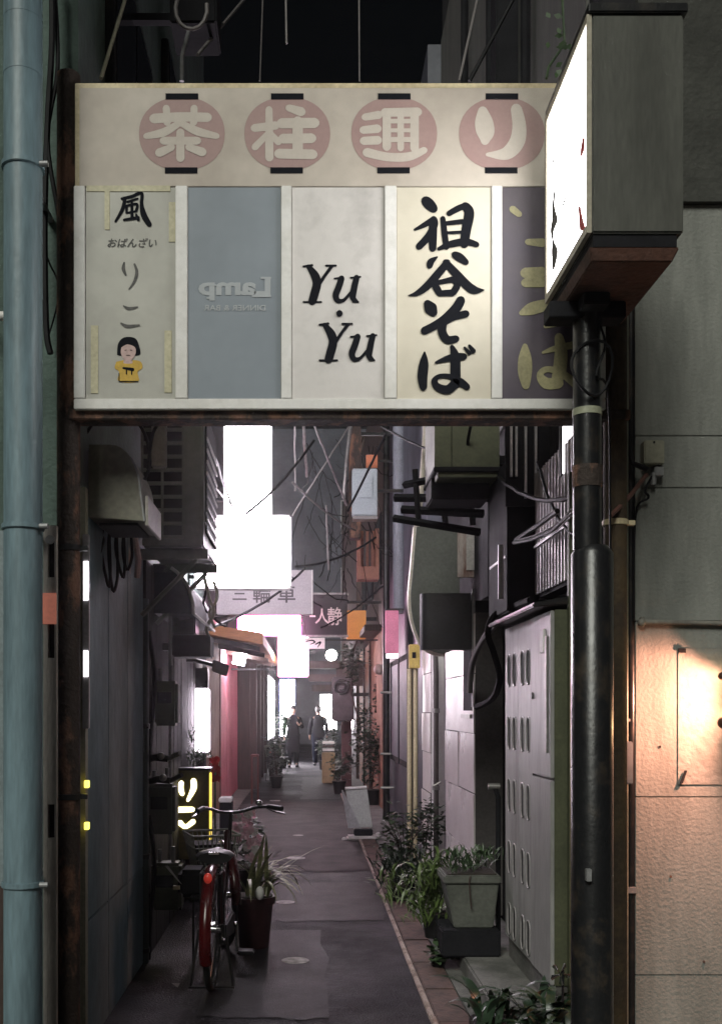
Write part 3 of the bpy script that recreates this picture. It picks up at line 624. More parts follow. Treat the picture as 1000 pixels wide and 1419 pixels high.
# tiled wall
def tile_wall(parent, X, ya, yb, z0, z1, rows, cols, mt, xdepth):
    MB().box(X+.012, X+xdepth, ya, yb, z0, z1).build('tile_backing', M_grout, parent)
    dy = (yb-ya)/cols; dz = (z1-z0)/rows; me = None
    for r_ in range(rows):
        for c_ in range(cols):
            y_, z_ = ya+c_*dy, z0+r_*dz
            if me is None:
                o = MB().box(X, X+.0118, y_+.004, y_+dy-.004, z_+.004, z_+dz-.004).build('tile', mt, parent, bevel=.002); me = o.data; y00, z00 = y_, z_
            else:
                o = bpy.data.objects.new('tile', me); col.objects.link(o); o.parent = parent; o.location = (random.uniform(-.0015,.0008), y_-y00, z_-z00); o.rotation_euler = (0, random.uniform(-.003,.003), random.uniform(-.003,.003))
tile_wall(rw, XR, 7.2, 8.68, .14, 2.3, 5, 2, M_tile, .205)
tile_wall(rw, XR, 9.75, 10.44, .02, 2.36, 6, 1, M_tile, .205)
# door frame between the tiled stretches
MB().box(XR+.012, XR+.2, 9.52, 9.745, .02, 2.4).build('door_jamb', M_white, rw, bevel=.006)
MB().box(XR+.03, XR+.2, 8.69, 8.86, .02, 2.4).build('door_jamb', M_white, rw, bevel=.006)
dr = MB().box(XR+.1, XR+.13, 8.865, 9.515, .02, 2.3).build('door', mat('grey_door', (.3,.27,.29), .5), rw, bevel=.004)
MB().ball((XR+.06, 8.95, 1.0), .025).tube([(XR+.06, 8.95, 1.0), (XR+.1, 8.95, 1.0)], .012, 8).build('handle', M_chrome, dr, smooth=True)
MB().box(XR+.1, XR+.2, 7.2, 10.44, 2.42, 3.2).build('fascia', M_dark, rw)
# olive front edge
MB().box(XR+.07, 1.399, 4.855, 4.895, .02, 2.75).build('corner_board', M_olive, rw, bevel=.004)
# window slot in tile wall
w = MB().box(XR-.004, XR-.0015, 7.26, 7.66, PZ(985,7.4), 2.3).build('window', M_blackm, rw)
MB().box(XR-.02, XR-.005, 7.26, 7.7, PZ(990,7.4)-.03, PZ(990,7.4)).build('sill', M_zinc, w, bevel=.003)
# dark doorway pipes
o = thing('valve_pipe', (1.3, 6.6, 0), 'dark gas pipe with valve in the black recess beside cupboard', 'pipe')
MB().tube([W(690,1380,6.3), W(690,1105,6.3), W(685,1090,6.3), W(680,1090,6.4)], .016, 10).build('tube', M_blackm, o, smooth=True)
MB().tube([W(676,1090,6.3), W(692,1090,6.3)], .02, 10).build('valve', M_zinc, o, smooth=True)
cable([W(660,980,7.0), W(682,968,6.6), W(692,940,6.3), W(684,905,6.3), W(676,880,6.3), W(682,856,6.25), W(700,845,6.2), W(735,832,5.5)], .022, 'thick greenish black hose curving down left of meter cupboard', M_blackm, 'hose', 'hose')
cable([W(650,960,7.1), W(654,920,7.0), W(668,888,6.6), W(690,862,6.3)], .022, 'pale grey hose bending beside the black recess', M_cable_grey, 'hose', 'hose')

# meter cupboard
mc = thing('meter_cupboard', (XR+.1, 5.4, .13), 'tall grey steel meter cupboard with rows of vent slots', 'cupboard')
cz0, cz1, cy0, cy1, cym = .26, PZ(846,4.95), 4.9, 6.06, 5.33
M_cup = mat('cupboard_paint', (.34,.335,.33), .42, c2=(.13,.125,.115), nscale=2.6, amount=.85, metal=.1, stretch=(2,2,.35), lo=.48, hi=.72)
MB().box(XR+.012, 1.398, cy0, cy1, cz0, cz1).build('body', M_olive, mc, bevel=.004)  # body painted olive for greenish street light on the same grey metal
M_rimm = mat('slot_rim_paint', (.42,.4,.4), .35, c2=(.3,.28,.28), metal=.3)
# open slots cut into each vent panel
rows = [(870,912), (968,1030), (1062,1112), (1150,1205), (1243,1298)]
def vent_panel(ya, yb):
    n_s = 2; w_s = .08; gap = (yb-ya)/(n_s); ycs = [ya+gap*(k+.5)*.8+.16*gap for k in range(n_s)]
    zr_ = [(1.93-.365*k-.19, 1.93-.365*k) for k in range(5)]
    m = MB(); ye = [ya+.002]
    for yc in ycs: ye += [yc-w_s/2, yc+w_s/2]
    ye.append(yb-.002)
    for k in range(0, len(ye), 2): m.box(XR, XR+.0115, ye[k], ye[k+1], cz0+.004, cz1-.004)
    for yc in ycs:
        zz = [cz0+.004]
        for a, b_ in reversed(zr_): zz += [a, b_]
        zz.append(cz1-.004)
        for k in range(0, len(zz), 2): m.box(XR+.0003, XR+.0112, yc-w_s/2+.0005, yc+w_s/2-.0005, zz[k], zz[k+1])
    p = m.build('vent_panel', M_cup, mc)
    for yc in ycs:
        for a, b_ in zr_:
            MB().box(XR+.003, XR+.0111, yc-w_s/2+.001, yc+w_s/2-.001, a+.001, b_-.001).build('vent_slot', M_hole, p)
            hw = w_s/2; loop = []
            for e in range(9): an = math.pi*e/8; loop.append((XR-.0005, yc+hw*math.cos(an), b_-hw+hw*math.sin(an)))
            for e in range(9): an = math.pi+math.pi*e/8; loop.append((XR-.0005, yc+hw*math.cos(an), a+hw+hw*math.sin(an)))
            loop.append(loop[0])
            MB().tube(loop, .004, 6).build('slot_rim', M_rimm, p, smooth=True)
vent_panel(cym, (cym+cy1)/2); vent_panel((cym+cy1)/2, cy1)
zmid = PZ(1078, 5.05)
for a, b_ in ((cz0+.004, zmid-.006), (zmid+.006, cz1-.004)):
    d_ = MB().box(XR-.008, XR+.0115, cy0+.004, cym-.004, a, b_).build('door', M_cup, mc, bevel=.004)
    if a > zmid:
        MB().box(XR-.018, XR-.0082, cy0+.05, cy0+.09, a+.12, b_-.12).build('handle', M_zinc, d_, bevel=.003)
        MB().tube([(XR-.016, cym-.04, (a+b_)/2), (XR-.008, cym-.04, (a+b_)/2)], .018, 12).build('lock', M_black, d_)
        MB().box(XR-.02, XR-.0082, cy0+.1, cy0+.19, b_-.2, b_-.08).build('sticker_box', M_white, d_, bevel=.004)
MB().hexa([(XR-.1,cy0-.02,cz1+.01),(1.399,cy0-.02,cz1+.03),(1.399,cy1+.02,cz1+.03),(XR-.1,cy1+.02,cz1+.01)], [(XR-.1,cy0-.02,cz1+.03),(1.399,cy0-.02,cz1+.09),(1.399,cy1+.02,cz1+.09),(XR-.1,cy1+.02,cz1+.03)]).build('rain_hood', M_black, mc, bevel=.006)
MB().box(XR+.02, 1.395, cy0+.01, cy1-.01, .131, cz0).build('plinth', M_conc, mc)
MB().tube([(1.33, 4.87, .3), (1.33, 4.87, 2.1)], .012, 8).build('side_conduit', M_blackm, mc, smooth=True)

# corrugated siding above the cupboard
cs = thing('corrugated_sheet', (1.3, 5.2, 2.3), 'pale corrugated metal sheet above the meter cupboard', 'metal sheet')
mcor = mat('white_corrugated', (.5,.48,.5), .45, metal=.2, c2=(.36,.33,.34), amount=.7)
m = MB(); n = 26; ya, yb = 4.9, 5.75
for k in range(n*2+1):
    y_ = ya+(yb-ya)*k/(n*2); x_ = 1.30+(.012 if (k//2) % 2 else 0)
    m.v += [(x_, y_, 2.26), (x_, y_, 2.95)]
for k in range(n*2): m.f.append((2*k, 2*k+1, 2*k+3, 2*k+2))
m.build('sheet', mcor, cs)
MB().box(1.288, 1.297, ya, yb, 2.52, 2.535).build('seam_strip', M_black, cs)
MB().box(1.32, 1.398, ya, yb, 2.24, 2.97).build('batten', M_blackm, cs)
o = thing('folding_bracket', (1.2, 5.3, 2.7), 'black curved bracket with pale bundled wires above corrugated sheet', 'bracket')
MB().tube([W(712,752,5.6), W(735,748,5.4), W(765,735,5.1), W(790,712,4.85)], .012, 8).build('arm', M_black, o, smooth=True)
MB().tube([W(715,748,5.6), W(745,728,5.3), W(772,708,5.0)], .014, 8).build('strut', M_black, o, smooth=True)
for k in range(3): MB().tube([W(712+k*3,750+k,5.6), W(740,742+k*3,5.35), W(770,728+k*4,5.05), W(792,705+k*5,4.8)], .004, 6).build('wire', M_cable_grey, o, smooth=True)
# dark pillar & olive boxes high up
o = thing('dark_duct', (1.2, 6.3, 2.3), 'tall black duct box on right wall above the recess', 'duct')
MB().box(XR-.02, 1.398, 5.9, 6.5, PZ(850,6.0), PZ(640,6.0)).build('casing', M_blackm, o, bevel=.01)
MB().box(XR-.025, XR-.0205, 5.95, 6.45, 2.5, 2.515).build('seam', M_metal, o)
MB().box(PX(690,5.85), PX(697,5.85), 5.84, 5.86, PZ(830,5.85), PZ(755,5.85)).build('edge_strip', M_metal, o)
o = thing('olive_tank', (1.0, 6.0, 2.9), 'olive green metal housing of two panels high on the right wall', 'housing')
za, zb = PZ(648,6.2), PZ(570,6.2)+.35
MB().box(PX(602,6.2), PX(626,6.2)-.002, 6.2, 6.7, za, zb).build('panel', M_olive, o, bevel=.006)
MB().box(PX(626,6.2)+.002, PX(692,6.2), 6.2, 6.7, za, zb).build('panel', M_olive, o, bevel=.006)
MB().box(PX(600,6.2), PX(700,6.2), 6.17, 6.72, za-.03, za-.001).build('tray', M_blackm, o, bevel=.004)
MB().box(PX(606,6.2), PX(690,6.2), 6.19, 6.7, PZ(662,6.2), PZ(651,6.2)).build('lower_rail', M_olive, o, bevel=.004)
MB().box(PX(692,6.2)+.001, 1.398, 6.3, 6.4, za+.05, za+.1).build('bracket', M_blackm, o)
# black bar shelf
o = thing('bar_rack', (1.0, 6.8, 2.8), 'black slatted metal rack sticking out over the alley', 'rack')
for (pa, qa, pb, qb, t_) in ((546,690,690,690,.022), (556,706,670,712,.022), (545,718,665,738,.02), (560,672,600,664,.02)):
    MB().tube([W(pa,qa,6.9), W(pb,qb,6.7)], t_*1.3, 4).build('bar', M_blackm, o)
for k, px in enumerate((575, 612, 650)):
    MB().tube([W(px,650,6.8), W(px+5,728,6.85)], .02, 4).build('upright', M_black, o)
MB().box(PX(596,6.4), PX(676,6.4), 6.35, 6.65, PZ(694,6.4), PZ(664,6.4)).build('box', M_blackm, o, bevel=.008)
MB().box(PX(660,6.8), 1.399, 6.85, 6.9, PZ(690,6.8), PZ(675,6.8)).build('wall_arm', M_black, o)
# grey shield-shaped sign back with pale rim
o = thing('curved_sign', (1.0, 8, 2.2), 'large grey sign panel with rounded lower corner and pale rim', 'sign')
pts = [(572,730),(636,730),(636,878),(612,902),(600,900),(586,890),(576,868),(570,838)]
d_ = 7.9
out = [(W(x, y, d_).x, W(x, y, d_).z) for x, y in smooth_path([(636,730),(636,880),(625,902),(604,904),(586,893),(574,866),(569,830),(573,780),(577,730)], 5)]
MB().prism(out, 'y', d_, d_+.09).build('panel', mat('sign_grey', (.13,.135,.125), .6, c2=(.09,.09,.085)), o)
MB().tube([(x, d_+.045, z) for x, z in out[12:]], .026, 8).build('rim', mat('pale_rim', (.7,.62,.55), .4), o, smooth=True)
MB().box(PX(634,d_), 1.399, d_+.02, d_+.06, PZ(790,d_), PZ(780,d_)).build('bracket', M_black, o)
MB().tube([W(577,730,d_+.045), W(583,690,d_+.02), W(590,590,d_)], .022, 8).build('rim_tube', mat('pale_rim', (0,0,0)), o, smooth=True)
# poster pieces beside it
o = thing('torn_poster', (1.1, 7.7, 2.5), 'torn pinkish poster beside the grey sign panel', 'poster')
MB().box(PX(634,7.8), PX(676,7.8), 7.8, 7.83, PZ(800,7.8), PZ(735,7.8)).build('board', mat('poster_pale', (.5,.42,.4), .7, c2=(.2,.09,.07), nscale=5, amount=1, stretch=(3,1,.7)), o, bevel=.002)
MB().box(PX(646,7.79), PX(658,7.79), 7.79, 7.799, PZ(790,7.79), PZ(738,7.79)).build('strip', mat('poster_white', (.6,.56,.55), .7), o)
MB().box(PX(676,7.8), 1.399, 7.81, 7.84, PZ(760,7.8), PZ(750,7.8)).build('bracket', M_black, o)
# black projecting box with round pale end
o = thing('black_box_sign', (1.0, 7.3, 2.2), 'black box sign with rounded lighter left edge above tiled wall', 'sign')
za, zb = PZ(900,7.25), PZ(822,7.25); xa, xb = PX(583,7.25), PX(652,7.25)
out = []
for k in range(9):
    a = R(90+180*k/8); out.append((xa+.07+.07*math.cos(a), 7.32+.07*math.sin(a)))
out += [(xb, 7.25), (xb, 7.39)]
MB().prism(out, 'z', za, zb).build('casing', mat('box_black', (.045,.043,.05), .5), o, smooth=True)
MB().box(xb+.001, 1.399, 7.27, 7.37, za+.05, zb-.05).build('wall_mount', M_blackm, o)
MB().box(PX(655,7.2), PX(659,7.2), 7.23, 7.26, PZ(980,7.2), PZ(815,7.2)).build('edge_pipe', M_metal, o)
# yellow box and cream pipes
o = thing('yellow_switch_box', (1.19, 10.7, 1.9), 'small yellow box below the pale curved rim', 'switch box')
MB().box(PX(567,10.5), PX(582,10.5), 10.5, 10.62, PZ(926,10.5), PZ(893,10.5)).build('housing', mat('yellow_box', (.5,.38,.1), .6), o, bevel=.006)
MB().box(PX(571,10.49), PX(576,10.49), 10.488, 10.499, PZ(912,10.5), PZ(904,10.5)).build('keyhole', M_blackm, o)
mcp = mat('cream_pipe', (.48,.42,.27), .5, c2=(.35,.3,.2))
for k, (px, lb) in enumerate(((567,'left of two thin cream pipes below the yellow box'), (575.5,'right of two thin cream pipes below the yellow box'))):
    o = MB().tube([W(px,927,10.57), W(px,1235,10.57)], .025, 10).build('cream_pipe', mcp, smooth=True); tag(o, lb, 'pipe', 'cream pipes below the yellow box')
# drain pipe in front of the door frame
o = thing('slim_drain_pipe', (PX(603,9.6), 9.6, 0), 'slim brown drain pipe in front of white door jamb', 'pipe')
MB().tube([W(604,1235,9.3), W(604,940,9.3), W(603,905,9.35)], .024, 10).build('tube', mat('brown_pipe', (.12,.1,.1), .45), o, smooth=True)
for py in (985, 1092): MB().cyl(W(604,py,9.3)-Vector((0,0,.02)), .034, .04, 12).build('clamp', M_zinc, o, smooth=True); 
MB().tube([W(600,1090,9.28), W(610,1084,9.28)], .012, 8).build('clip', M_zinc, o)

# next buildings on the right
r2 = thing('blue_building', (1.9, 12, 0), 'dark slate blue shopfront farther along the right side', 'building')
mbl = mat('slate_blue', (.085,.09,.115), .5, c2=(.05,.052,.07), nscale=2, amount=.8)
MB().box(XR+.06, 3.5, 10.455, 16.2, 0, 8.5).build('wall', mbl, r2)
for ya, yb in ((12.1,13.2),(13.3,14.4),(14.5,15.6)):
    w = MB().box(XR+.02, XR+.059, ya, yb, .9, 2.3).build('window', M_blackm, r2, bevel=.005)
    MB().box(XR+.012, XR+.019, ya+.08, yb-.08, .98, 2.22).build('pane', mat('violet_glass', (.13,.12,.17), .55, amount=.6), w)
MB().box(XR+.0, XR+.059, 11.9, 12.05, 0, 3.2).build('corner_post', M_blackm, r2)
o = thing('blue_column', (1.15, 14.5, 0), 'round slate blue pipe column rising on right side of the alley', 'column')
MB().tube([W(553,850,13.2), W(553,400,13.2)], .085, 18).build('shaft', mat('column_blue', (.2,.21,.25), .5), o, smooth=True)
MB().box(PX(547,13.2), XR+.059, 13.15, 13.25, PZ(740,13.2), PZ(730,13.2)).build('bracket', M_black, o)
o = thing('dark_drain_pipe', (1.1, 14.8, 0), 'dark drain pipe with clamps at the edge of the blue shopfront', 'pipe')
MB().tube([W(535,1195,14.6), W(535,560,14.6)], .05, 12).build('tube', M_black, o, smooth=True)
for py in (1045, 960, 1092): MB().tube([W(527,py,14.55), W(545,py,14.55)], .018, 8).build('clamp', M_zinc, o, smooth=True)
o = thing('pink_sign', (1.1, 15, 2.4), 'small pink sign panel on the right side beyond grey sign', 'sign')
MB().box(PX(534,13), PX(552,13), 13, 13.08, PZ(905,13), PZ(846,13)).build('panel', mat('pink_panel', (.6,.2,.3), .5, emit=(1,.3,.5), estr=.12), o, bevel=.006)
MB().box(PX(533,13), XR+.059, 13.02, 13.06, PZ(846,13), PZ(843,13)).build('top_frame', M_black, o)
MB().box(PX(535,13), PX(552,13), 13.005, 13.06, PZ(912,13), PZ(906,13)).build('bottom_light', lit('soft_lit', (1,.9,.95), 1.2), o)
o = thing('globe_lamp', W(525,928,16), 'unlit cream globe lamp on a bracket by peach wall', 'lamp')
MB().ball(W(525,928,15.8), .085, seg=16, rings=10).build('globe', mat('globe_cream', (.6,.45,.4), .4), o, smooth=True)
MB().tube([W(532,928,15.8), W(540,928,15.8)], .03, 10).build('arm', M_zinc, o, smooth=True)
r3 = thing('peach_building', (1.9, 19, 0), 'peach plastered building farther back on the right', 'building')
MB().box(XR+.02, 3.5, 16.25, 23.3, 0, 2.95).build('wall', mat('peach_plaster', (0,0,0)), r3)
MB().box(XR+.06, 3.5, 16.26, 23.29, 2.951, 7.5).build('upper_wall', M_wood, r3)
for k in range(3):
    w = MB().box(XR+.03, XR+.059, 16.8+k*2.1, 18.2+k*2.1, 3.7, 4.9).build('window', M_blackm, r3); MB().box(XR+.022, XR+.029, 16.88+k*2.1, 18.12+k*2.1, 3.78, 4.82).build('pane', M_glass, w)
for k in range(2): MB().box(XR-.02, XR+.019, 19.0+k*2, 19.15+k*2, 0, 3).build('post', M_wood, r3)
MB().box(XR-.25, XR+.019, 16.4, 23, 2.9, 3.0).build('eave', M_wood, r3)
r4 = thing('brown_building', (1.9, 28, 0), 'dark brown timber building at far right end of alley', 'building')
MB().box(XR-.05, 3.5, 23.4, 33, 0, 8).build('wall', M_wood, r4)
for k in range(4):
    w = MB().box(XR-.07, XR-.051, 24+k*2.1, 25.6+k*2.1, 1, 2.2).build('window', M_black, r4)
    MB().box(XR-.078, XR-.071, 24.08+k*2.1, 25.52+k*2.1, 1.08, 2.12).build('pane', M_glass, w)
o = thing('brown_post', (.85, 22, 0), 'reddish brown square wooden post standing far right', 'post')
MB().box(PX(473,20), PX(487,20), 20, 20.2, 0.02, PZ(1000,20)).build('shaft', mat('mauve_wood', (.10,.05,.05), .8, c2=(.06,.03,.03)), o, bevel=.01)
MB().box(PX(471,20), PX(489,20), 19.98, 20.22, 0.02, .1).build('base', M_conc, o, bevel=.01)

# ------------------------------------------------------------------ left side, going back
def meter(px, py, w, h, d, label, m=M_olive):
    t = thing('gas_meter', W(px, py, d), label, 'meter', 'meters on the left wall')
    MB().box(PX(px-w/2,d), PX(px+w/2,d), d, d+.16, PZ(py+h/2,d), PZ(py-h/2,d)).build('housing', m, t, bevel=.02)
    MB().box(PX(px-w/3,d), PX(px+w/4,d), d-.008, d-.001, PZ(py,d), PZ(py-h/4,d)).build('dial_window', M_glass, t, bevel=.002)
    MB().tube([(PX(px-w/4,d), d+.06, PZ(py-h/2,d)-.005), (PX(px-w/4,d), d+.06, PZ(py-h/2-18,d))], .014, 8).build('inlet_pipe', M_metal, t, smooth=True)
    MB().tube([(PX(px+w/5,d), d+.06, PZ(py-h/2,d)-.005), (PX(px+w/5,d), d+.06, PZ(py-h/2-22,d))], .014, 8).build('outlet_pipe', M_metal, t, smooth=True)
    MB().box(min(XL, PX(px-w/2,d))-.01, PX(px-w/2,d)+.03, d+.05, d+.1, PZ(py+h/4,d), PZ(py+h/4-6,d)).build('bracket', M_blackm, t)
M_grn = mat('meter_green', (.14,.16,.11), .55, c2=(.09,.1,.07))
meter(229, 975, 34, 62, 6.7, 'upper olive green gas meter on the left wall', M_grn)
meter(222, 1122, 40, 70, 6.5, 'lower grey green gas meter beside the glowing sign', mat('meter_grey', (.11,.12,.105), .5))
meter(230, 1230, 42, 66, 6.45, 'dull olive meter box behind the red bicycle saddle', M_grn)
o = thing('wall_pipe', (PX(196,6.35), 6.35, 0), 'dark green vertical pipe at the end of blue grey cladding', 'pipe')
MB().tube([W(197,1428,6.35), W(197,830,6.35)], .042, 16).build('tube', mat('green_pipe', (.035,.055,.05), .45), o, smooth=True)
for py in (1010, 1190, 1320): MB().cyl(W(197,py,6.35), .049, .03, 16).build('clamp', M_black, o, smooth=True)
o = MB().tube([W(236,1200,6.9), W(236,850,6.9)], .012, 8).build('conduit', M_metal, smooth=True); tag(o, 'thin grey conduit on left wall running past the meters', 'conduit')
for k, (x, y, lb) in enumerate(((225,1052,'upper'), (228,1082,'lower'))):
    o = thing('gas_tap', W(x,y,6.4), lb+' metal pipe tap above the lower gas meter', 'tap', 'taps above the gas meter')
    MB().tube([W(x-24,y+2,6.45), W(x-10,y-2,6.4), W(x+8,y,6.4)], .022, 10).build('body', M_black, o, smooth=True)
    MB().tube([W(x+8,y,6.4), W(x+24,y-8,6.35)], .016, 10).build('lever', M_zinc if k == 0 else M_black, o, smooth=True)
    MB().ball(W(x-2,y-4,6.38), .024).build('nut', M_zinc, o, smooth=True)
for k, y in enumerate((985, 1240)):
    cable([W(206,y-110,6.4), W(212,y-70,6.4), W(214,y-30,6.45), W(208,y+30,6.4), W(206,y+90,6.4)], .014, ('upper' if k == 0 else 'lower')+' black hose drooping beside the green wall pipe', M_cable, 'hose', 'hose')

# stove hood vent
vd = 4.72
hv = thing('vent_hood', (XL, 5, 2.5), 'beige curved metal vent hood on left wall below the sign', 'vent hood')
zt, zb_ = PZ(618,4.75), PZ(724,4.75); xo = PX(202,4.75)
out = [(XL, zt)]; 
for k in range(9):
    a = R(90*k/8); out.append((XL+.1+(xo-XL-.12)*math.sin(a), zt-.62*(zt-zb_)*(1-math.cos(a))))
out += [(xo, zb_), (XL, zb_+.02)]
MB().prism(out, 'y', vd, vd+.42).build('shell', M_beige, hv, bevel=.003)
MB().tube([(x, vd-.004, z) for x, z in out[5:11]], .006, 6).build('edge_flange', M_metal, hv)
MB().box(XL+.04, xo-.04, vd+.04, vd+.38, zb_-.012, zb_-.001).build('mesh_filter', M_hole, hv)
MB().box(xo+.001, xo+.016, vd, vd+.42, zb_-.02, zb_+.12).build('drip_lip', mat('pale_lip', (.4,.37,.33), .5), hv, bevel=.003)
# air conditioner on brackets
ac = thing('air_conditioner', (-.8, 6.0, 2.5), 'grey green air conditioner with slatted grid end on wall bracket', 'air conditioner')
ad = 6.0; xa, xb = PX(196,ad), PX(281,ad); za, zb = PZ(757,ad), PZ(560,ad)+.02
MB().box(xa, xb, ad+.02, ad+.85, za, zb).build('casing', M_acw, ac, bevel=.012)
MB().box(xa+.01, PX(253,ad), ad+.012, ad+.0195, PZ(744,ad), zb-.03).build('grid_back', M_hole, ac)
yy = PZ(744,ad)
for k in range(13):
    z = PZ(744-18.6*k, ad)
    if z > zb: break
    MB().box(xa+.005, PX(254,ad), ad-.003, ad+.0115, z-.011, z+.011).build('slat', M_acw, ac, bevel=.002)
for px in (197, 225, 254): MB().box(PX(px,ad)-.008, PX(px,ad)+.008, ad-.0055, ad-.0035, PZ(744,ad), zb-.02).build('grid_bar', M_acw, ac)
MB().box(xb+.001, xb+.012, ad+.12, ad+.75, za+.1, zb-.05).build('fan_cover', M_hole, ac)
for k in range(9): MB().box(xb+.0125, xb+.02, ad+.1, ad+.77, za+.1+k*.07, za+.118+k*.07).build('fan_grille_bar', mat('pale_grille', (.5,.48,.48), .5), ac)
for y_ in (ad+.1, ad+.7): MB().box(XL, xb+.02, y_, y_+.05, za-.06, za-.001).tube([(XL+.02, y_+.025, za-.4), (xb-.05, y_+.025, za-.06)], .016, 6).build('bracket', M_acw, ac)
MB().box(PX(212,ad), PX(232,ad), ad-.07, ad-.006, PZ(650,ad), PZ(590,ad)).build('terminal_cover', mat('pale_cover', (.33,.33,.3), .5), ac, bevel=.006)
# hanging cable coils under hood
for k in range(5):
    x = 134+k*10; dr_ = (770, 812, 818, 800, 790)[k]
    cable([W(x,722,5.0+.06*k), W(x-4,760,5.0+.06*k), W(x+2+4*(k % 2),dr_,5.0+.05*k), W(x+9,dr_-20,5.05+.05*k), W(x+8,740,5.1+.05*k), W(x+14,724,5.2)], .008, ('first','second','third','fourth','fifth')[k]+' black cable loop hanging below the vent hood, counting from left', M_cable, group='cable loops below the vent hood')
cable([W(120,600,4.8), W(140,575,4.75), W(175,572,4.75), W(200,600,4.75), W(208,640,4.72), W(200,665,4.72)], .008, 'black cable arching above the vent hood')
cable([W(205,650,4.7), W(212,600,4.7), W(230,580,4.8), W(255,585,5.5)], .008, 'black cable climbing from the vent hood to sign beam')
# ledge pipe of pale silver ducts
o = thing('insulated_pipes', W(185,770,5.8), 'pair of silvery refrigerant pipes beside the air conditioner', 'pipe')
for dx in (0, 14): MB().tube([W(172+dx,725,5.8), W(173+dx,745,5.8), W(178+dx,775,5.8), W(176+dx,800,5.85)], .018, 8).build('tube', M_cable_grey if dx else M_zinc, o, smooth=True)
# round awning
aw = thing('dome_awning', (-.9, 6.8, 2.2), 'dark rounded awning with pale edge below the air conditioner', 'awning')
zt, zb_ = PZ(782,6.7), PZ(850,6.7); xo = PX(268,6.7)
out = [(XL, zt)]
for k in range(9):
    a = R(90*k/8); out.append((XL+.03+(xo-XL-.03)*math.sin(a), zb_+(zt-zb_)*math.cos(a)))
out.append((XL, zb_))
MB().prism(out, 'y', 6.7, 8.2).build('fabric', mat('awning_cloth', (.06,.065,.075), .8, c2=(.035,.035,.04)), aw, smooth=True)
MB().tube([(x, 6.69, z) for x, z in out[3:10]], .012, 6).build('edge_highlight', M_white, aw, smooth=True)  # white tube stands in for the highlight along the awning edge
MB().tube([(xo, 6.69, zb_), (xo, 8.2, zb_)], .012, 6).build('front_bar', M_white, aw)
# black boxes under awning
o = thing('speaker_box', (-.8, 7, 1.9), 'black box hanging on the left wall under the rounded awning', 'box')
MB().box(PX(238,7.0), PX(291,7.0), 7.0, 7.3, PZ(910,7.0), PZ(880,7.0)).build('casing', M_blackm, o, bevel=.01)
MB().box(PX(238,7.0), PX(270,7.0), 7.02, 7.3, PZ(879,7.0), PZ(852,7.0)).build('upper_casing', M_black, o, bevel=.01)
MB().box(XL, PX(240,7.0), 7.1, 7.2, PZ(900,7.0), PZ(890,7.0)).build('bracket', M_black, o)
MB().tube([W(248,858,6.99), W(262,855,6.99)], .012, 8).build('handle', M_zinc, o, smooth=True)
o = thing('security_camera', W(300,925,8.2), 'small dark green floodlight pointing into the alley', 'floodlight')
MB().hexa([W(293,930,8.2),W(314,938,8.2),W(314,938,8.4),W(293,930,8.4)], [W(295,914,8.2),W(318,922,8.2),W(318,922,8.4),W(295,914,8.4)]).build('housing', mat('dark_green_metal', (.05,.065,.06), .5), o, bevel=.006)
MB().tube([W(296,922,8.3), W(270,915,8.3), W(258,915,8.3)], .018, 8).build('arm', M_black, o, smooth=True)
o.name = 'floodlight'; ROOT['floodlight'] = ROOT['security_camera']
cable([W(283,800,7.6), W(290,830,7.6), W(296,850,7.6), W(286,872,7.7), W(294,890,7.8)], .015, 'cream cable bundle tangled beside the grey sign', M_cable_cream)
cable([W(296,806,7.6), W(301,828,7.65), W(290,850,7.6), W(297,868,7.7)], .012, 'second cream cable twisted beside the grey sign', M_cable_cream)
cable([W(288,812,7.6), W(282,840,7.6), W(300,860,7.7), W(312,868,7.8)], .01, 'black cable tangled with the cream ones', M_cable)

# tall white lit sign on left wall
ws = thing('standing_lit_sign', (-.95, 9.3, .6), 'tall white lit sign box on the left above potted greenery', 'sign')
MB().box(PX(263,9.2), PX(289,9.2), 9.2, 9.32, PZ(1042,9.2), PZ(955,9.2)).build('lit_body', lit('white_lit', (1,.86,1), 26), ws, bevel=.01)
MB().box(PX(268,9.2), PX(288,9.2), 9.19, 9.33, PZ(954,9.2), PZ(925,9.2)).build('top_mount', M_black, ws, bevel=.006)
MB().tube([W(276,926,9.2), W(276,918,9.2)], .03, 10).build('top_pin', M_white, ws)
MB().box(PX(268,9.25), PX(284,9.25), 9.22, 9.3, .03, PZ(1043,9.2)).build('stand', M_blackm, ws)
o = thing('neon_tube', W(258,980,9.0), 'slanting violet pink neon tube beside the tall lit sign', 'neon tube')
MB().tube([W(257,915,9.05), W(261,965,9.05), W(262,1005,9.05)], .014, 8).build('tube', lit('violet_neon', (1,.35,.85), 5), o, smooth=True)
MB().tube([W(257,915,9.05), W(257,910,9.05)], .018, 8).build('socket', M_black, o)
MB().box(PX(250,9.07), PX(258,9.07), 9.07, 9.2, PZ(1010,9.07), PZ(1000,9.07)).build('bracket', M_black, o)

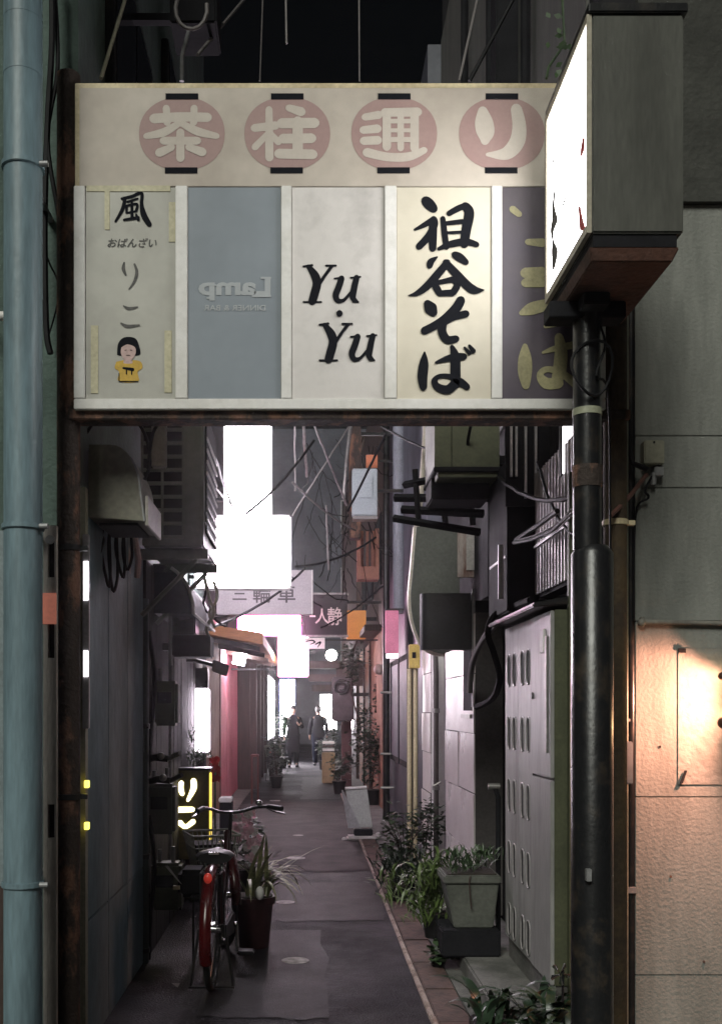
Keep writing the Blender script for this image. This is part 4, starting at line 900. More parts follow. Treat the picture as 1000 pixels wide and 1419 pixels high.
# glowing りこ box sign
rk = thing('riko_stand_sign', (PX(268,8.0), 8.0, 0), 'dark stand sign with glowing yellow white kana letters', 'sign')
rk.name = 'stand_sign'; ROOT['stand_sign'] = ROOT.get('riko_stand_sign', (0,0,0))
xa, xb = PX(242,8.0), PX(290,8.0); za, zb = .42, PZ(1068,8.0)
mrk = mat('sign_olive', (.22,.2,.08), .5, c2=(.15,.13,.05), )
MB().box(xa, xb, 8.0, 8.16, za, zb).build('casing', mrk, rk, bevel=.008)
MB().box(xa-.01, xb+.01, 7.99, 8.17, zb+.001, zb+.02).build('top_lid', M_black, rk)
MB().box(xb+.001, xb+.014, 8.0, 8.05, za+.1, zb-.02).build('lit_edge', lit('yellow_edge', (1,.72,.1), 1.1), rk)
rik = zoomed([[(292,262,30),(286,295,36),(298,335,28)],[(372,248,34),(372,300,36),(335,378,18)],[(275,440,36),(365,438,32)],[(282,525,34),(320,552,26),(370,518,32)]], 190, 1030, 4.762)
ink(rik, plane_y(8.0), 'lettering', lit('kana_lit', (1,.86,.5), 4.5), rk, .004)
for dx in (.03, .25): MB().box(xa+dx-.02, xa+dx+.02, 8.02, 8.14, .014, za-.001).build('foot', M_black, rk)

# pink and dark shops on the left, set back from the corner building
l2 = thing('pink_shop', (-1.8, 16, 0), 'low shop with peach and pink painted wall under wooden eave', 'shop')
XP = -1.40
MB().box(-3.5, XP-.03, 13.6, 20.45, 0, 3.0).build('wall', M_peach, l2)
MB().box(-3.5, XP-.2, 13.61, 20.44, 3.001, 8).build('upper_wall', M_dark, l2)
MB().box(XP-.029, XP, 13.7, 16.2, .02, 2.7).build('wall_panel', M_peach, l2, bevel=.008)
MB().box(XP-.029, XP+.01, 16.3, 17.6, .02, 2.7).box(XP-.029, XP+.01, 17.62, 20.3, .02, 2.7).build('wall_panel', M_pink, l2, bevel=.008)
MB().box(XP-.029, XP+.02, 16.205, 16.295, .02, 2.7).build('trim', mat('mauve_trim', (.3,.13,.13), .6), l2)
MB().hexa([(XP-.029,13.8,2.66),(-.60,13.8,2.50),(-.60,20.4,2.50),(XP-.029,20.4,2.66)], [(XP-.029,13.8,2.80),(-.60,13.8,2.66),(-.60,20.4,2.66),(XP-.029,20.4,2.80)]).build('eave_board', M_orange, l2, bevel=.01)
for y_ in (14.2, 15.8, 17.4, 19): MB().hexa([(XP+.011,y_,2.58),(-.66,y_,2.43),(-.66,y_+.07,2.43),(XP+.011,y_+.07,2.58)], [(XP+.011,y_,2.655),(-.66,y_,2.50),(-.66,y_+.07,2.50),(XP+.011,y_+.07,2.655)]).build('rafter', M_wood, l2)
l3 = thing('dark_shop', (-1.8, 24, 0), 'dark brown timber shop beyond the pink wall', 'shop')
XD = -1.12
MB().box(-3.5, XD-.03, 20.5, 26, 0, 7).build('wall', M_wood, l3)
for y_ in (20.52, 22.2, 23.9, 25.6): MB().box(XD-.029, XD+.1, y_, y_+.18, 0, 2.9).build('post', M_wood, l3, bevel=.01)
for y_ in (20.8, 22.5, 24.2):
    w = MB().box(XD-.029, XD, y_, y_+1.3, .3, 2.2).build('door', M_blackm, l3)
    MB().box(XD+.001, XD+.006, y_+.12, y_+1.18, 1.0, 2.05).build('pane', M_glass, w)
o = thing('bracket_lamp', W(332,912,17.0), 'bright bluish white lamp under the wooden eave', 'lamp')
ld = 17.2
MB().hexa([W(322,920,ld),W(338,923,ld),W(338,923,ld+.2),W(322,920,ld+.2)], [W(324,906,ld),W(343,903,ld),W(343,903,ld+.2),W(324,906,ld+.2)]).build('lit_body', lit('blue_white_lit', (.9,.88,1), 40), o)
MB().box(PX(322,ld), PX(345,ld), ld-.02, ld+.22, PZ(901,ld), PZ(899,ld)).build('shade', M_black, o)
l4 = thing('far_left_shop', (-1.8, 28, 0), 'far shop with bright white lit front on the left', 'shop')
MB().box(-3.5, XL-.04, 26.05, 33, 0, 7).build('wall', M_dark, l4)
for y_ in (26.6, 28.4, 30.2):
    w = MB().box(XL-.039, XL, y_, y_+1.6, .75, 2.6).build('window', M_black, l4)
    MB().box(XL+.001, XL+.01, y_+.08, y_+1.52, .83, 2.52).build('lit_pane', lit('shop_lit', (1,.92,1), 14), w)
# lit signs over the alley
def lamp_box(name, px0, px1, py0, py1, d, label, m, th=.14, wallside='l', frame=M_white):
    t = thing(name, W((px0+px1)/2, py1, d), label, 'sign')
    xa, xb, za, zb = PX(px0,d), PX(px1,d), PZ(py1,d), PZ(py0,d)
    MB().box(xa, xb, d, d+th, za, zb).build('lit_body', m, t, bevel=.008)
    MB().box(xa-.006, xb+.006, d+.02, d+th-.02, zb+.001, zb+.02).build('top_frame', frame, t)
    MB().box(xa-.006, xb+.006, d+.02, d+th-.02, za-.02, za-.001).build('bottom_frame', frame, t)
    for xx in (xa-.022, xb+.001): MB().box(xx, xx+.021, d+.02, d+th-.02, za, zb).build('side_frame', frame, t)
    wx = (XL-.6 if d > 10.3 else XL-.1) if wallside == 'l' else XR+.1
    for z in (za+.12*(zb-za), zb-.15*(zb-za)):
        MB().box(wx, xa-.023 if wallside == 'l' else xb+.023, d+.05, d+.09, z, z+.03).build('wall_arm', M_black, t)
    return t
L_white = lit('big_lit', (1,.86,.98), 26)
lamp_box('hanging_lit_sign', 272, 400, 716, 812, 8.8, 'large blown out white lit sign hanging from the left wall', L_white, .2)
lamp_box('vertical_lit_sign', 312, 374, 560, 712, 11.5, 'tall white lit sign above the large hanging lit sign', lit('tall_lit', (1,.9,.98), 14), .2)
lamp_box('pink_lit_sign', 330, 416, 853, 880, 16.5, 'wide lit sign glowing pinkish white above the eave', lit('pink_white_lit', (1,.5,.78), 16), .15, frame=mat('pink_fringe_glow', (.7,.1,.3), .5, emit=(1,.12,.45), estr=1.8))  # frame glow painted in as the magenta fringe at the sign edges
sq_s = lamp_box('square_lit_sign', 386, 426, 866, 937, 18.5, 'bright white lit sign box below the black lettered sign', lit('square_lit', (1,.84,.92), 22), .15, frame=mat('pale_pink_fringe_glow', (.7,.3,.45), .5, emit=(1,.3,.55), estr=1.4))  # pink frame glow stands in for the fringe around this sign
ink([[(398,891,1),(404,890,2),(403,896,1)],[(409,890,1.6),(415,892,1.6)],[(400,912,1.2),(412,913,1.6)]], plane_y(18.5), 'lettering', mat('print_on_lit', (.1,.03,.05), .6), sq_s, .012)
lamp_box('slim_lit_sign', 388, 408, 942, 1020, 31.5, 'slim tall white lit sign behind the person', lit('slim_lit', (1,.92,.98), 16), .15, frame=mat('blue_frame', (.1,.13,.4), .5))
lamp_box('low_lit_box', 444, 466, 963, 1011, 30, 'white lit box sign low on the far right', lit('low_lit', (1,.92,.92), 16), .2, 'r')
o = thing('round_lamp', W(459,908,23), 'round white lamp glowing on the far right below black sign', 'lamp')
MB().ball(W(459,908,23), .13).build('globe', lit('round_lit', (1,.93,.9), 18), o, smooth=True)
MB().tube([W(465,905,23), W(480,900,23), W(497,900,23)], .02, 8).build('arm', M_black, o)
# grey sign 三輪車
o = thing('grey_lettered_sign', W(365,850,12), 'pale grey signboard with three dark characters below the lit sign', 'sign')
xa, xb, za, zb = PX(300,12), PX(431,12), PZ(851,12), PZ(790,12)
gs = MB().box(xa, xb, 12, 12.12, za, zb).build('board', mat('grey_acrylic', (.42,.39,.41), .5, c2=(.34,.31,.33), emit=(1,.9,.95), estr=.06), o, bevel=.006)
MB().box(xb+.001, xb+.02, 11.99, 12.13, za, zb).build('edge_frame', M_white, o)
MB().box(xa-.5, xa-.001, 12.03, 12.08, zb-.1, zb-.05).build('wall_arm', M_black, o)
mg = mat('grey_ink', (.09,.08,.085), .6)
for ch, px in (('三', 332), ('輪', 363), ('車', 397)):
    font_text(ch, 'lettering', mg, o, W(px, 823, 12)+Vector((0,-.002,0)), height=(17 if ch == '三' else 25)/F*12, bold=.012)
# black sign 一人静
o = thing('black_lettered_sign', W(450,880,17), 'black signboard with pale characters beside an orange square', 'sign')
xa, xb, za, zb = PX(414,17), PX(481,17), PZ(880,17), PZ(824,17)
MB().box(xa, xb, 17, 17.12, za, zb).build('board', mat('black_acrylic', (.03,.024,.028), .4), o, bevel=.006)
MB().box(xa, xb+.02, 16.99, 17.13, zb+.001, zb+.03).build('top_frame', M_zinc, o)
MB().box(xa, xb+.02, 16.99, 17.13, za-.03, za-.001).build('bottom_frame', M_zinc, o)
MB().box(xb+.001, XR+.1, 17.03, 17.08, zb-.15, zb-.1).build('wall_arm', M_black, o)
mw = mat('pale_letter', (.6,.52,.5), .5, emit=(1,.85,.8), estr=.12)
for ch, px, w_, h_ in (('一', 433, 8, 2.4), ('人', 446, 19, 21), ('静', 464, 21, 25)):
    font_text(ch, 'lettering', mw, o, W(px, 854, 17)+Vector((0,-.003,0)), width=w_/F*17, height=h_/F*17, bold=.008)
o = thing('small_white_sign', W(436,892,18), 'small white sign with a black squiggle under black sign', 'sign')
MB().box(PX(422,17.2), PX(450,17.2), 17.2, 17.26, PZ(899,17.2), PZ(884,17.2)).build('board', mat('lit_board', (.6,.56,.55), .5, emit=(1,.95,.95), estr=.25), o, bevel=.004)
ink([[(424,889,1.2),(432,887.5,2),(436,890,2),(430,893,1)],[(437,893,1.5),(444,890,2.4),(440,897,1)]], plane_y(17.2), 'lettering', M_ink, o, .004)
MB().box(PX(450,17.2)+.001, XR+.1, 17.22, 17.24, PZ(888,17.2), PZ(886,17.2)).build('wall_arm', M_black, o)
o = thing('orange_square_sign', W(492,885,18), 'orange square lamp box right of the black sign', 'sign')
MB().box(PX(481,18), PX(507,18), 18, 18.25, PZ(885,18), PZ(846,18)).build('panel', mat('orange_panel', (.6,.25,.06), .5, c2=(.45,.18,.05), emit=(1,.4,.1), estr=.14), o, bevel=.008)
MB().box(PX(507,18), XR+.1, 18.05, 18.12, PZ(860,18), PZ(855,18)).build('wall_arm', M_black, o)
# utility boxes and clutter in the centre right
o = thing('utility_box', W(505,715,13), 'pale blue grey utility box high on the right side', 'utility box')
MB().box(PX(488,13), PX(523,13), 13, 13.2, PZ(714,13), PZ(649,13)).build('housing', mat('pale_blue_box', (.36,.41,.44), .5, c2=(.28,.32,.34)), o, bevel=.012)
MB().box(PX(492,12.99), PX(516,12.99), 12.985, 12.999, PZ(690,13), PZ(660,13)).build('door', mat('pale_blue_box', (0,0,0)), o, bevel=.004)
MB().box(PX(489,13), PX(523,13), 13.0, 13.2, PZ(719,13), PZ(715,13)).build('base', M_zinc, o)
MB().box(PX(523,13)+.001, XR+.059, 13.08, 13.12, PZ(680,13), PZ(676,13)).build('bracket', M_black, o)
o = thing('orange_plate', W(515,640,13.3), 'bare orange metal plate just above the utility box', 'plate')
MB().box(PX(507,13.3), PX(523,13.3), 13.3, 13.33, PZ(648,13.3), PZ(630,13.3)).build('plate', mat('orange_metal', (.55,.18,.09), .5), o, bevel=.003)
MB().box(PX(524,13.3), XR+.059, 13.31, 13.32, PZ(640,13.3), PZ(637,13.3)).build('bracket', M_black, o)
o = thing('copper_lantern_box', W(510,800,15), 'tall reddish wooden box with open front below the utility box', 'box')
MB().box(PX(495,15), PX(500,15), 15, 15.3, PZ(803,15), PZ(732,15)).box(PX(520,15), PX(525,15), 15, 15.3, PZ(803,15), PZ(732,15)).box(PX(500,15), PX(520,15), 15.2, 15.3, PZ(803,15), PZ(732,15)).box(PX(500,15)+.001, PX(520,15)-.001, 15, 15.19, PZ(803,15), PZ(785,15)).build('frame', mat('reddish_wood', (.4,.17,.11), .55, c2=(.25,.1,.07)), o, bevel=.005)
for px in (504, 511): MB().box(PX(px,15), PX(px+3,15), 15.02, 15.05, PZ(784,15), PZ(735,15)).build('bar', M_wood, o)
MB().box(PX(525,15)+.001, XR+.059, 15.1, 15.16, PZ(760,15), PZ(755,15)).build('bracket', M_black, o)
o.name = 'wooden_lantern_box'
o = thing('rusty_duct', W(490,600,14), 'rust brown vertical duct rising behind the utility box', 'duct')
MB().box(PX(484,14), PX(500,14), 14, 14.25, PZ(745,14), PZ(420,14)).build('casing', M_rust, o, bevel=.01)
MB().box(PX(499,14)+.02, XR+.059, 14.1, 14.15, PZ(600,14), PZ(596,14)).build('bracket', M_black, o)
o = MB().tube([W(486,585,13.6), W(480,640,13.6), W(476,690,13.6)], .025, 8).build('conduit', M_zinc, smooth=True); tag(o, 'bright bare conduit slanting left of the utility box', 'conduit')
# fan units over the far right
o = thing('fan_unit', W(475,960,19), 'dark fan unit with round grille above brown post', 'fan')
MB().box(PX(460,19.5), PX(490,19.5), 19.5, 19.9, PZ(1000,19.5), PZ(938,19.5)).build('casing', mat('dusty_violet', (.06,.048,.053), .8, c2=(.03,.024,.027), nscale=6, amount=.9), o, bevel=.03)
MB().torus(W(473,952,19.48), (0,1,0), .13, .02, 20, 6).torus(W(473,952,19.48), (0,1,0), .07, .012, 16, 6).build('grille', M_black, o)
MB().box(PX(490,19.5)+.001, XR+.019, 19.6, 19.7, PZ(965,19.5), PZ(960,19.5)).build('bracket', M_black, o)
o = thing('hanging_ledge', W(450,945,21), 'dark slatted ledge of clutter over far right shop', 'ledge')
for k, (pa, pb, y_) in enumerate(((426,470,916),(428,466,934),(432,470,948))):
    MB().box(PX(pa,21), PX(pb,21), 21+.2*k, 21.5, PZ(y_+10,21), PZ(y_,21)).build('board', M_wood if k != 1 else mat('mauve_board', (.14,.1,.1), .7), o, bevel=.01)
MB().box(PX(466,21), XR+.02, 21.3, 21.4, PZ(950,21), PZ(915,21)).build('support', M_wood, o)

t = thing('hanging_ivy', (PX(492,18.6), 18.6, 2.0), 'dark ivy trailing over the fan unit far right', 'vine')
MB().tube([W(500,870,18.6), W(490,900,18.6), W(486,960,18.7), W(500,1010,18.7)], .012, 6).build('stem', M_wood, t)
t2_later = t
# ------------------------------------------------------------------ end of the alley
eb = thing('end_building', (0, 48, 0), 'grey blue building closing the view at alley end', 'building')
meb = mat('end_wall', (.075,.08,.1), .8, c2=(.04,.042,.055), nscale=1, amount=.8)
MB().box(-14, 14, 48, 56, 0, 15).build('wall', meb, eb)
for k in (-3,-2,-1,1,2,3):
    for z in (3.6, 6.8, 10):
        w = MB().box(k*2.2-.6, k*2.2+.6, 47.95, 47.999, z, z+1.6).build('window', M_metal, eb)
        MB().box(k*2.2-.54, k*2.2+.54, 47.93, 47.949, z+.06, z+1.54).build('pane', M_glass, w)
sh = MB().box(-1.6, 1.6, 47.9, 47.998, .0, 2.9).build('shutter', meb, eb)
for k in range(14): MB().box(-1.6, 1.6, 47.87, 47.899, .1+k*.2, .22+k*.2).build('slat', meb, sh)
# far side street lamp shops already light the crossing; blue patch comes from a lit window beyond the corner
o = thing('corner_shop', (-6, 40, 0), 'building on the far crossing left of the alley mouth', 'building')
MB().box(-12, -3.52, 33.2, 46, 0, 9).build('wall', M_dark, o)

# ------------------------------------------------------------------ upper clutter and wires
up = thing('upper_storey', (2.2, 8, 3.3), 'dim grey upper storey wall seen above the right end of sign', 'building')
MB().box(1.38, 1.398, 5.0, 10.4, 3.6, 8.5).build('wall_sheet', mat('upper_sheet', (.09,.09,.085), .8, c2=(.05,.05,.048), nscale=2, stretch=(1,3,.5)), up)
for y_ in (6.2, 7.4, 8.6): MB().tube([(1.34, y_, 3.7), (1.34, y_, 8.4)], .03, 8).build('down_pipe', M_blackm, up)
wires = [
 ((397,60,5.5),(395,-60,5.5),0,.006,M_cable_grey,'pale vertical wire behind the sign top, left of centre'),
 ((360,112,6.5),(366,-60,6.5),.0,.005,M_cable_grey,'thin dim vertical wire behind sign above second lantern'),
 ((498,112,6.2),(497,-60,6.2),.0,.005,M_cable_grey,'thin vertical wire behind sign top, centre'),
 ((140,108,4.75),(182,-30,5.2),.0,.009,M_cable_cream,'yellowish wire slanting up from top left of sign'),
 ((274,75,5.5),(345,-10,6.5),.0,.01,M_cable_grey,'grey wire rising right from the cable loop above sign'),
 ((636,112,6.5),(665,-20,7.5),.0,.009,M_cable_grey,'grey wire slanting up over the fourth lantern'),
 ((650,112,6),(720,-20,6),.0,.012,M_cable,'black wire slanting up right of the fourth lantern'),
 ((118,108,4.8),(108,-30,5.0),.02,.012,M_cable,'black wire rising behind the top left sign corner'),
]
for a, b_, dp_, r_, m_, lb in wires: cable(sag(W(*a), W(*b_), dp_, 10), r_, lb, m_)
lp = [W(265+22*math.cos(R(a)), 12-28*math.sin(R(a)), 5.5) for a in range(150, 400, 25)]
cable(lp, .011, 'pale cable loop hanging above the first lantern', M_cable_grey)
o = thing('wall_bracket_box', W(270,50,5.6), 'dark metal box and bracket above the sign on the left', 'box')
MB().box(PX(235,5.6), PX(300,5.6), 5.6, 5.9, PZ(30,5.6), PZ(-40,5.6)).build('casing', M_blackm, o, bevel=.01)
MB().tube([W(252,112,5.6), W(252,78,5.6), W(262,40,5.6)], .012, 8).build('strut', M_metal, o)
MB().box(XL-.02, PX(235,5.6), 5.7, 5.75, PZ(10,5.6), PZ(0,5.6)).build('wall_arm', M_blackm, o)
vp = thing('vertical_duct', W(705,60,6.6), 'dark vertical duct above the fourth lantern', 'duct')
MB().box(PX(687,6.6), PX(722,6.6), 6.6, 6.8, PZ(240,6.6), PZ(-80,6.6)).build('casing', M_blackm, vp, bevel=.01)
MB().box(PX(722,6.6)+.001, 1.379, 6.65, 6.7, PZ(60,6.6), PZ(50,6.6)).build('bracket', M_black, vp)
o = thing('trailing_vine', W(760,90,4.6), 'thin trailing green vine by the top of lit box', 'vine')
MB().tube([W(778,-20,4.6), W(782,60,4.6), W(760,92,4.55), W(757,108,4.5)], .006, 6).build('stem', M_green, o)
lf = MB()
for k in range(14):
    c = W(random.uniform(752,792), random.uniform(20,108), 4.55); a = random.uniform(0,6.28); u = Vector((math.cos(a), .4*math.sin(a), math.sin(a)))*.022; v = u.cross(Vector((0,1,.3))).normalized()*.012
    lf.quad(c-u, c+v, c+u, c-v)
lf.build('foliage', M_green, o)
# black cables down the left wall
cable([W(72,-40,4.5), W(72,60,4.5), W(66,170,4.5), W(62,300,4.5), W(64,450,4.5), W(70,490,4.5)], .014, 'thick black cable running down left wall behind blue pipe')
cable([W(74,-40,4.52), W(80,90,4.52), W(66,190,4.5), W(80,290,4.5), W(90,340,4.55)], .01, 'black cable crossing over to the rusty left post')
cable([W(58,200,4.5), W(62,340,4.52), W(82,400,4.56), W(66,470,4.54)], .004, 'thin dark wire wandering on left wall beside blue pipe')
# criss-cross wires in the alley
cross = [
 ((434,585,10),(480,700,13),.0,.012,M_cable_grey,'pale wire slanting down toward the utility box'),
 ((484,590,13),(405,715,12),.0,.012,M_cable_grey,'pale wire crossing behind in opposite direction above alley'),
 ((535,600,11),(482,708,12),.0,.014,M_cable,'thick black wire in front of the utility box'),
 ((435,610,9),(340,712,8.9),.06,.011,M_cable,'thick black cable running to top of large lit sign'),
 ((280,580,7),(322,705,9),.0,.01,M_cable,'thin black wire left of the tall lit sign'),
 ((282,655,7),(330,712,8.7),.0,.008,M_cable,'lower thin black wire left of the tall lit sign'),
 ((405,668,11),(492,735,13),.05,.012,M_cable_grey,'grey wire sagging from left to rusty duct'),
 ((290,870,8),(420,790,12),.08,.014,M_cable,'black branch like cable crossing the grey lettered sign'),
 ((410,785,11.5),(520,745,13),.08,.014,M_cable,'black wire sagging over the black sign'),
 ((445,870,14),(530,812,13),.05,.012,M_cable,'dark wire over the orange square lamp'),
 ((405,800,11.9),(445,840,15),.06,.01,M_cable,'thin wire drooping at the grey sign corner'),
 ((452,700,12),(455,790,12),.0,.012,M_cable_grey,'hanging grey wire in the middle above the black sign'),
 ((420,585,12),(425,660,14),.0,.02,M_zinc,'pale pole piece behind the wires near the centre'),
 ((408,585,12.5),(409,680,13),.0,.012,M_cable_grey,'thin grey vertical wire beside the tall lit sign'),
 ((520,585,9),(640,640,7),.03,.01,M_cable,'black cable running to the olive housing'),
 ((652,590,6.1),(632,690,6.6),.02,.01,M_cable,'black cable hanging in front of the olive housing'),
 ((690,660,6),(790,690,4.9),.06,.012,M_cable,'black cable sagging toward black pole under sign'),
 ((745,640,5.4),(795,740,4.8),.08,.008,M_cable,'black cable loop over the corrugated sheet'),
]
for a, b_, dp_, r_, m_, lb in cross: cable(sag(W(*a), W(*b_), dp_, 12, .004), r_, lb, m_)
tg = MB()
for k in range(44):
    a = (random.uniform(405,525), random.uniform(600,800)); b_ = (a[0]+random.uniform(-50,60), a[1]+random.uniform(20,110))
    tg.tube(sag(W(*a, random.uniform(14,16)), W(*b_, random.uniform(14,17)), random.uniform(.02,.25), 10, .015), random.uniform(.004,.009), 5)
tag(tg.build('wire_tangle', M_cable, smooth=True), 'tangle of thin dark wires filling the air above the black sign', 'wires', kind='stuff')
# bright strips: lit windows high on the right
o = thing('lit_window_strip', (1.3, 9, 3.8), 'narrow bright lit window strip left of olive housing', 'window')
MB().box(PX(590,8.5), PX(600,8.5), 8.5, 8.54, PZ(640,8.5), PZ(540,8.5)).build('lit_pane', lit('strip_lit', (1,.97,1), 7), o)
MB().box(PX(589,8.5)-.02, PX(589,8.5), 8.49, 8.55, PZ(640,8.5), PZ(540,8.5)).build('frame', M_black, o)
MB().box(PX(600,8.5)+.001, 1.399, 8.52, 8.56, PZ(560,8.5), PZ(550,8.5)).build('wall_arm', M_black, o)
o = thing('lit_gap_window', (1.3, 5, 3), 'narrow bright window just left of black pole under sign', 'window')
MB().box(PX(779,5.1), PX(793,5.1), 5.1, 5.12, PZ(655,5.1), PZ(580,5.1)).build('lit_pane', lit('gap_lit', (1,.98,1), 4), o)
MB().box(PX(776,5.1), PX(779,5.1)-.001, 5.09, 5.13, PZ(660,5.1), PZ(575,5.1)).build('frame', M_black, o)
MB().box(PX(793,5.1)+.001, 1.399, 5.1, 5.13, PZ(660,5.1), PZ(575,5.1)).build('side_board', M_olive, o)
o = thing('slat_screen', (1.3, 5.6, 2.9), 'pale vertical slats behind wires under right end of sign', 'screen')
for px in (707, 714, 727, 741): MB().box(PX(px,5.8), PX(px+3,5.8), 5.8, 5.82, PZ(660 if px < 720 else 690,5.8), PZ(560,5.8)).build('slat', mat('pale_slat', (.5,.48,.5), .5), o)
MB().box(PX(700,5.83), 1.399, 5.83, 5.85, PZ(700,5.8), PZ(560,5.8)).build('backing', M_blackm, o)

# ------------------------------------------------------------------ plants
def leaf_mesh(length, width, bend, n=6, fold=.25):
    b = MB(); b.flat = True
    pts = []
    x = z = 0; an = 0
    for k in range(n+1):
        t = k/n; w = width*(math.sin(math.pi*min(1, .12+t*.88))**.8)*.5+.0008
        pts.append((x, z, w)); an = bend*t; x += length/n*math.sin(an+.25); z += length/n*math.cos(an+.25)
    for x_, z_, w in pts: b.v += [(x_, -w, z_+w*fold), (x_, 0, z_), (x_, w, z_+w*fold)]
    for k in range(n):
        i = k*3; b.f += [(i, i+1, i+4, i+3), (i+1, i+2, i+5, i+4)]
    me = bpy.data.meshes.new('leaf'); me.from_pydata(b.v, [], b.f); me.shade_smooth(); return me
def add_leaf(me, m, parent, loc, az, tilt=0, sc=1):
    if not me.materials: me.materials.append(m)
    o = bpy.data.objects.new('leaf', me); col.objects.link(o); o.parent = parent
    o.location = Vector(loc)-root_loc(parent); o.rotation_euler = (0, tilt, az); o.scale = (sc,)*3; return o
def foliage(c, rx, ry, rz, n, ls, m, parent, seed=1, grass=False):
    rnd = random.Random(seed); b = MB(); b.flat = True; c = Vector(c)
    clumps = [Vector((rnd.gauss(0,.5)*rx, rnd.gauss(0,.5)*ry, rnd.uniform(-.8,.8)*rz)) for _ in range(max(5, n//28))]
    for k in range(n):
        q = rnd.choice(clumps); p = c+q+Vector((rnd.gauss(0,.22)*rx, rnd.gauss(0,.22)*ry, rnd.gauss(0,.22)*rz))
        a = rnd.uniform(0, 6.283); el = rnd.uniform(.5, 1.35) if grass else rnd.uniform(-.5, .7)
        u = Vector((math.cos(a)*math.cos(el), math.sin(a)*math.cos(el), math.sin(el))); L = ls*rnd.uniform(.6, 1.3)
        v = u.cross(Vector((rnd.uniform(-.3,.3), rnd.uniform(-.3,.3), 1))).normalized()*L*(.07 if grass else .34)
        tip = p+u*L+Vector((0,0,-.25*L if grass else -.12*L)); mid = p+u*L*.5
        i = len(b.v); b.v += [tuple(p), tuple(mid+v), tuple(tip), tuple(mid-v)]; b.f.append((i, i+1, i+2, i+3))
    return b.build('foliage', m, parent)
def stems(c, h, n, spread, parent, m=M_wood, seed=2):
    rnd = random.Random(seed); b = MB()
    for k in range(n):
        a = rnd.uniform(0,6.28); b.tube([c, Vector(c)+Vector((math.cos(a)*spread*.4, math.sin(a)*spread*.4, h*.5)), Vector(c)+Vector((math.cos(a)*spread, math.sin(a)*spread, h*rnd.uniform(.7,1)))], .006, 5, .002)
    return b.build('stem', m, parent)
def pot_round(c, r0, r1, h, m, parent):
    c = Vector(c); seg = 24; b = MB()
    b.tube([c, c+Vector((0,0,h*.86)), c+Vector((0,0,h*.861)), c+Vector((0,0,h))], [r0, r1*.95, r1*1.06, r1*1.08], seg)
    o = b.build('pot', m, parent, smooth=True)
    MB().cyl(c+Vector((0,0,h)), r1*.95, .006, seg).build('soil', M_soil, parent); return o
# square grey planter on black block
d_ = 6.05; c = W(655, 1290, d_)
t = thing('square_planter', (c.x, d_+.15, .13), 'tapered grey green square planter on a black block', 'planter')
zb_ = PZ(1288, d_); zt = PZ(1213, d_)
MB().box(PX(611,d_), PX(692,d_), d_-.04, d_+.32, .131, zb_-.002).build('block', M_blackm, t, bevel=.01)
xa, xb = PX(630,d_), PX(684,d_); xa2, xb2 = PX(617,d_), PX(690,d_)
MB().hexa([(xa,d_+.02,zb_),(xb,d_+.02,zb_),(xb,d_+.26,zb_),(xa,d_+.26,zb_)], [(xa2,d_-.02,zt-.05),(xb2,d_-.02,zt-.05),(xb2,d_+.3,zt-.05),(xa2,d_+.3,zt-.05)]).build('pot', M_pot, t, bevel=.008)
MB().box(xa2-.012, xb2+.012, d_-.032, d_+.312, zt-.049, zt).build('rim', M_pot, t, bevel=.008)
MB().box(xa2+.01, xb2-.01, d_, d_+.28, zt+.001, zt+.006).build('soil', M_soil, t)
foliage(((xa2+xb2)/2, d_+.12, zt+.05), .16, .14, .05, 260, .1, M_green, t, 5, True)
cable([W(652,1214,d_-.04), W(650,1225,d_-.045), W(653,1260,d_-.03)], .004, 'thin dead stem hanging down the square planter front', M_wood, 'dead_stem', 'stem')
# bamboo-like grass
def pot_plant(name, px, py, d, r, h, label, cat, fol, pm=M_blackplastic, base=None, group=None):
    base = base if base is not None else .02
    t = thing(name, (PX(px,d), d, base), label, cat, group); c = (PX(px,d), d, base)
    pot_round(c, r*.75, r, h, pm, t); fol(t, Vector(c)+Vector((0,0,h))); return t
pot_plant('grass_plant', 603, 1290, 6.55, .09, .16, 'bright green bamboo like grass in pot left of square planter', 'plant',
   lambda t, c: (stems(c, .3, 9, .1, t, M_lime), foliage(c+Vector((-.03,-.03,.14)), .2, .13, .22, 620, .14, M_lime, t, 9, True)), base=.132)
pot_plant('shrub', 560, 1240, 9.0, .14, .18, 'dark bushy shrub in low pot beside white tiled doorway', 'shrub',
   lambda t, c: (stems(c, .5, 10, .2, t), foliage(c+Vector((.02,0,.23)),   .21, .18, .27, 620, .07, M_green, t, 11)))
pot_plant('fern_plant', 551, 1240, 8.4, .1, .12, 'spiky fern in front of the dark bushy shrub', 'plant',
   lambda t, c: foliage(c+Vector((0,0,.1)), .17, .14, .14, 300, .14, M_leafdark, t, 12, True))
pot_plant('climbing_plant', 588, 1200, 9.3, .07, .15, 'leafy climbing plant against the white tiled pillar', 'plant',
   lambda t, c: (stems(c, .6, 5, .06, t), foliage(c+Vector((0,0,.38)), .12, .1, .26, 260, .06, M_leafdark, t, 13)))
pot_plant('creeper', 607, 1320, 6.2, .05, .06, 'small creeping plant at the edge of concrete step', 'plant',
   lambda t, c: foliage(c+Vector((0,0,.03)), .13, .08, .06, 130, .06, M_green, t, 14), base=.02)
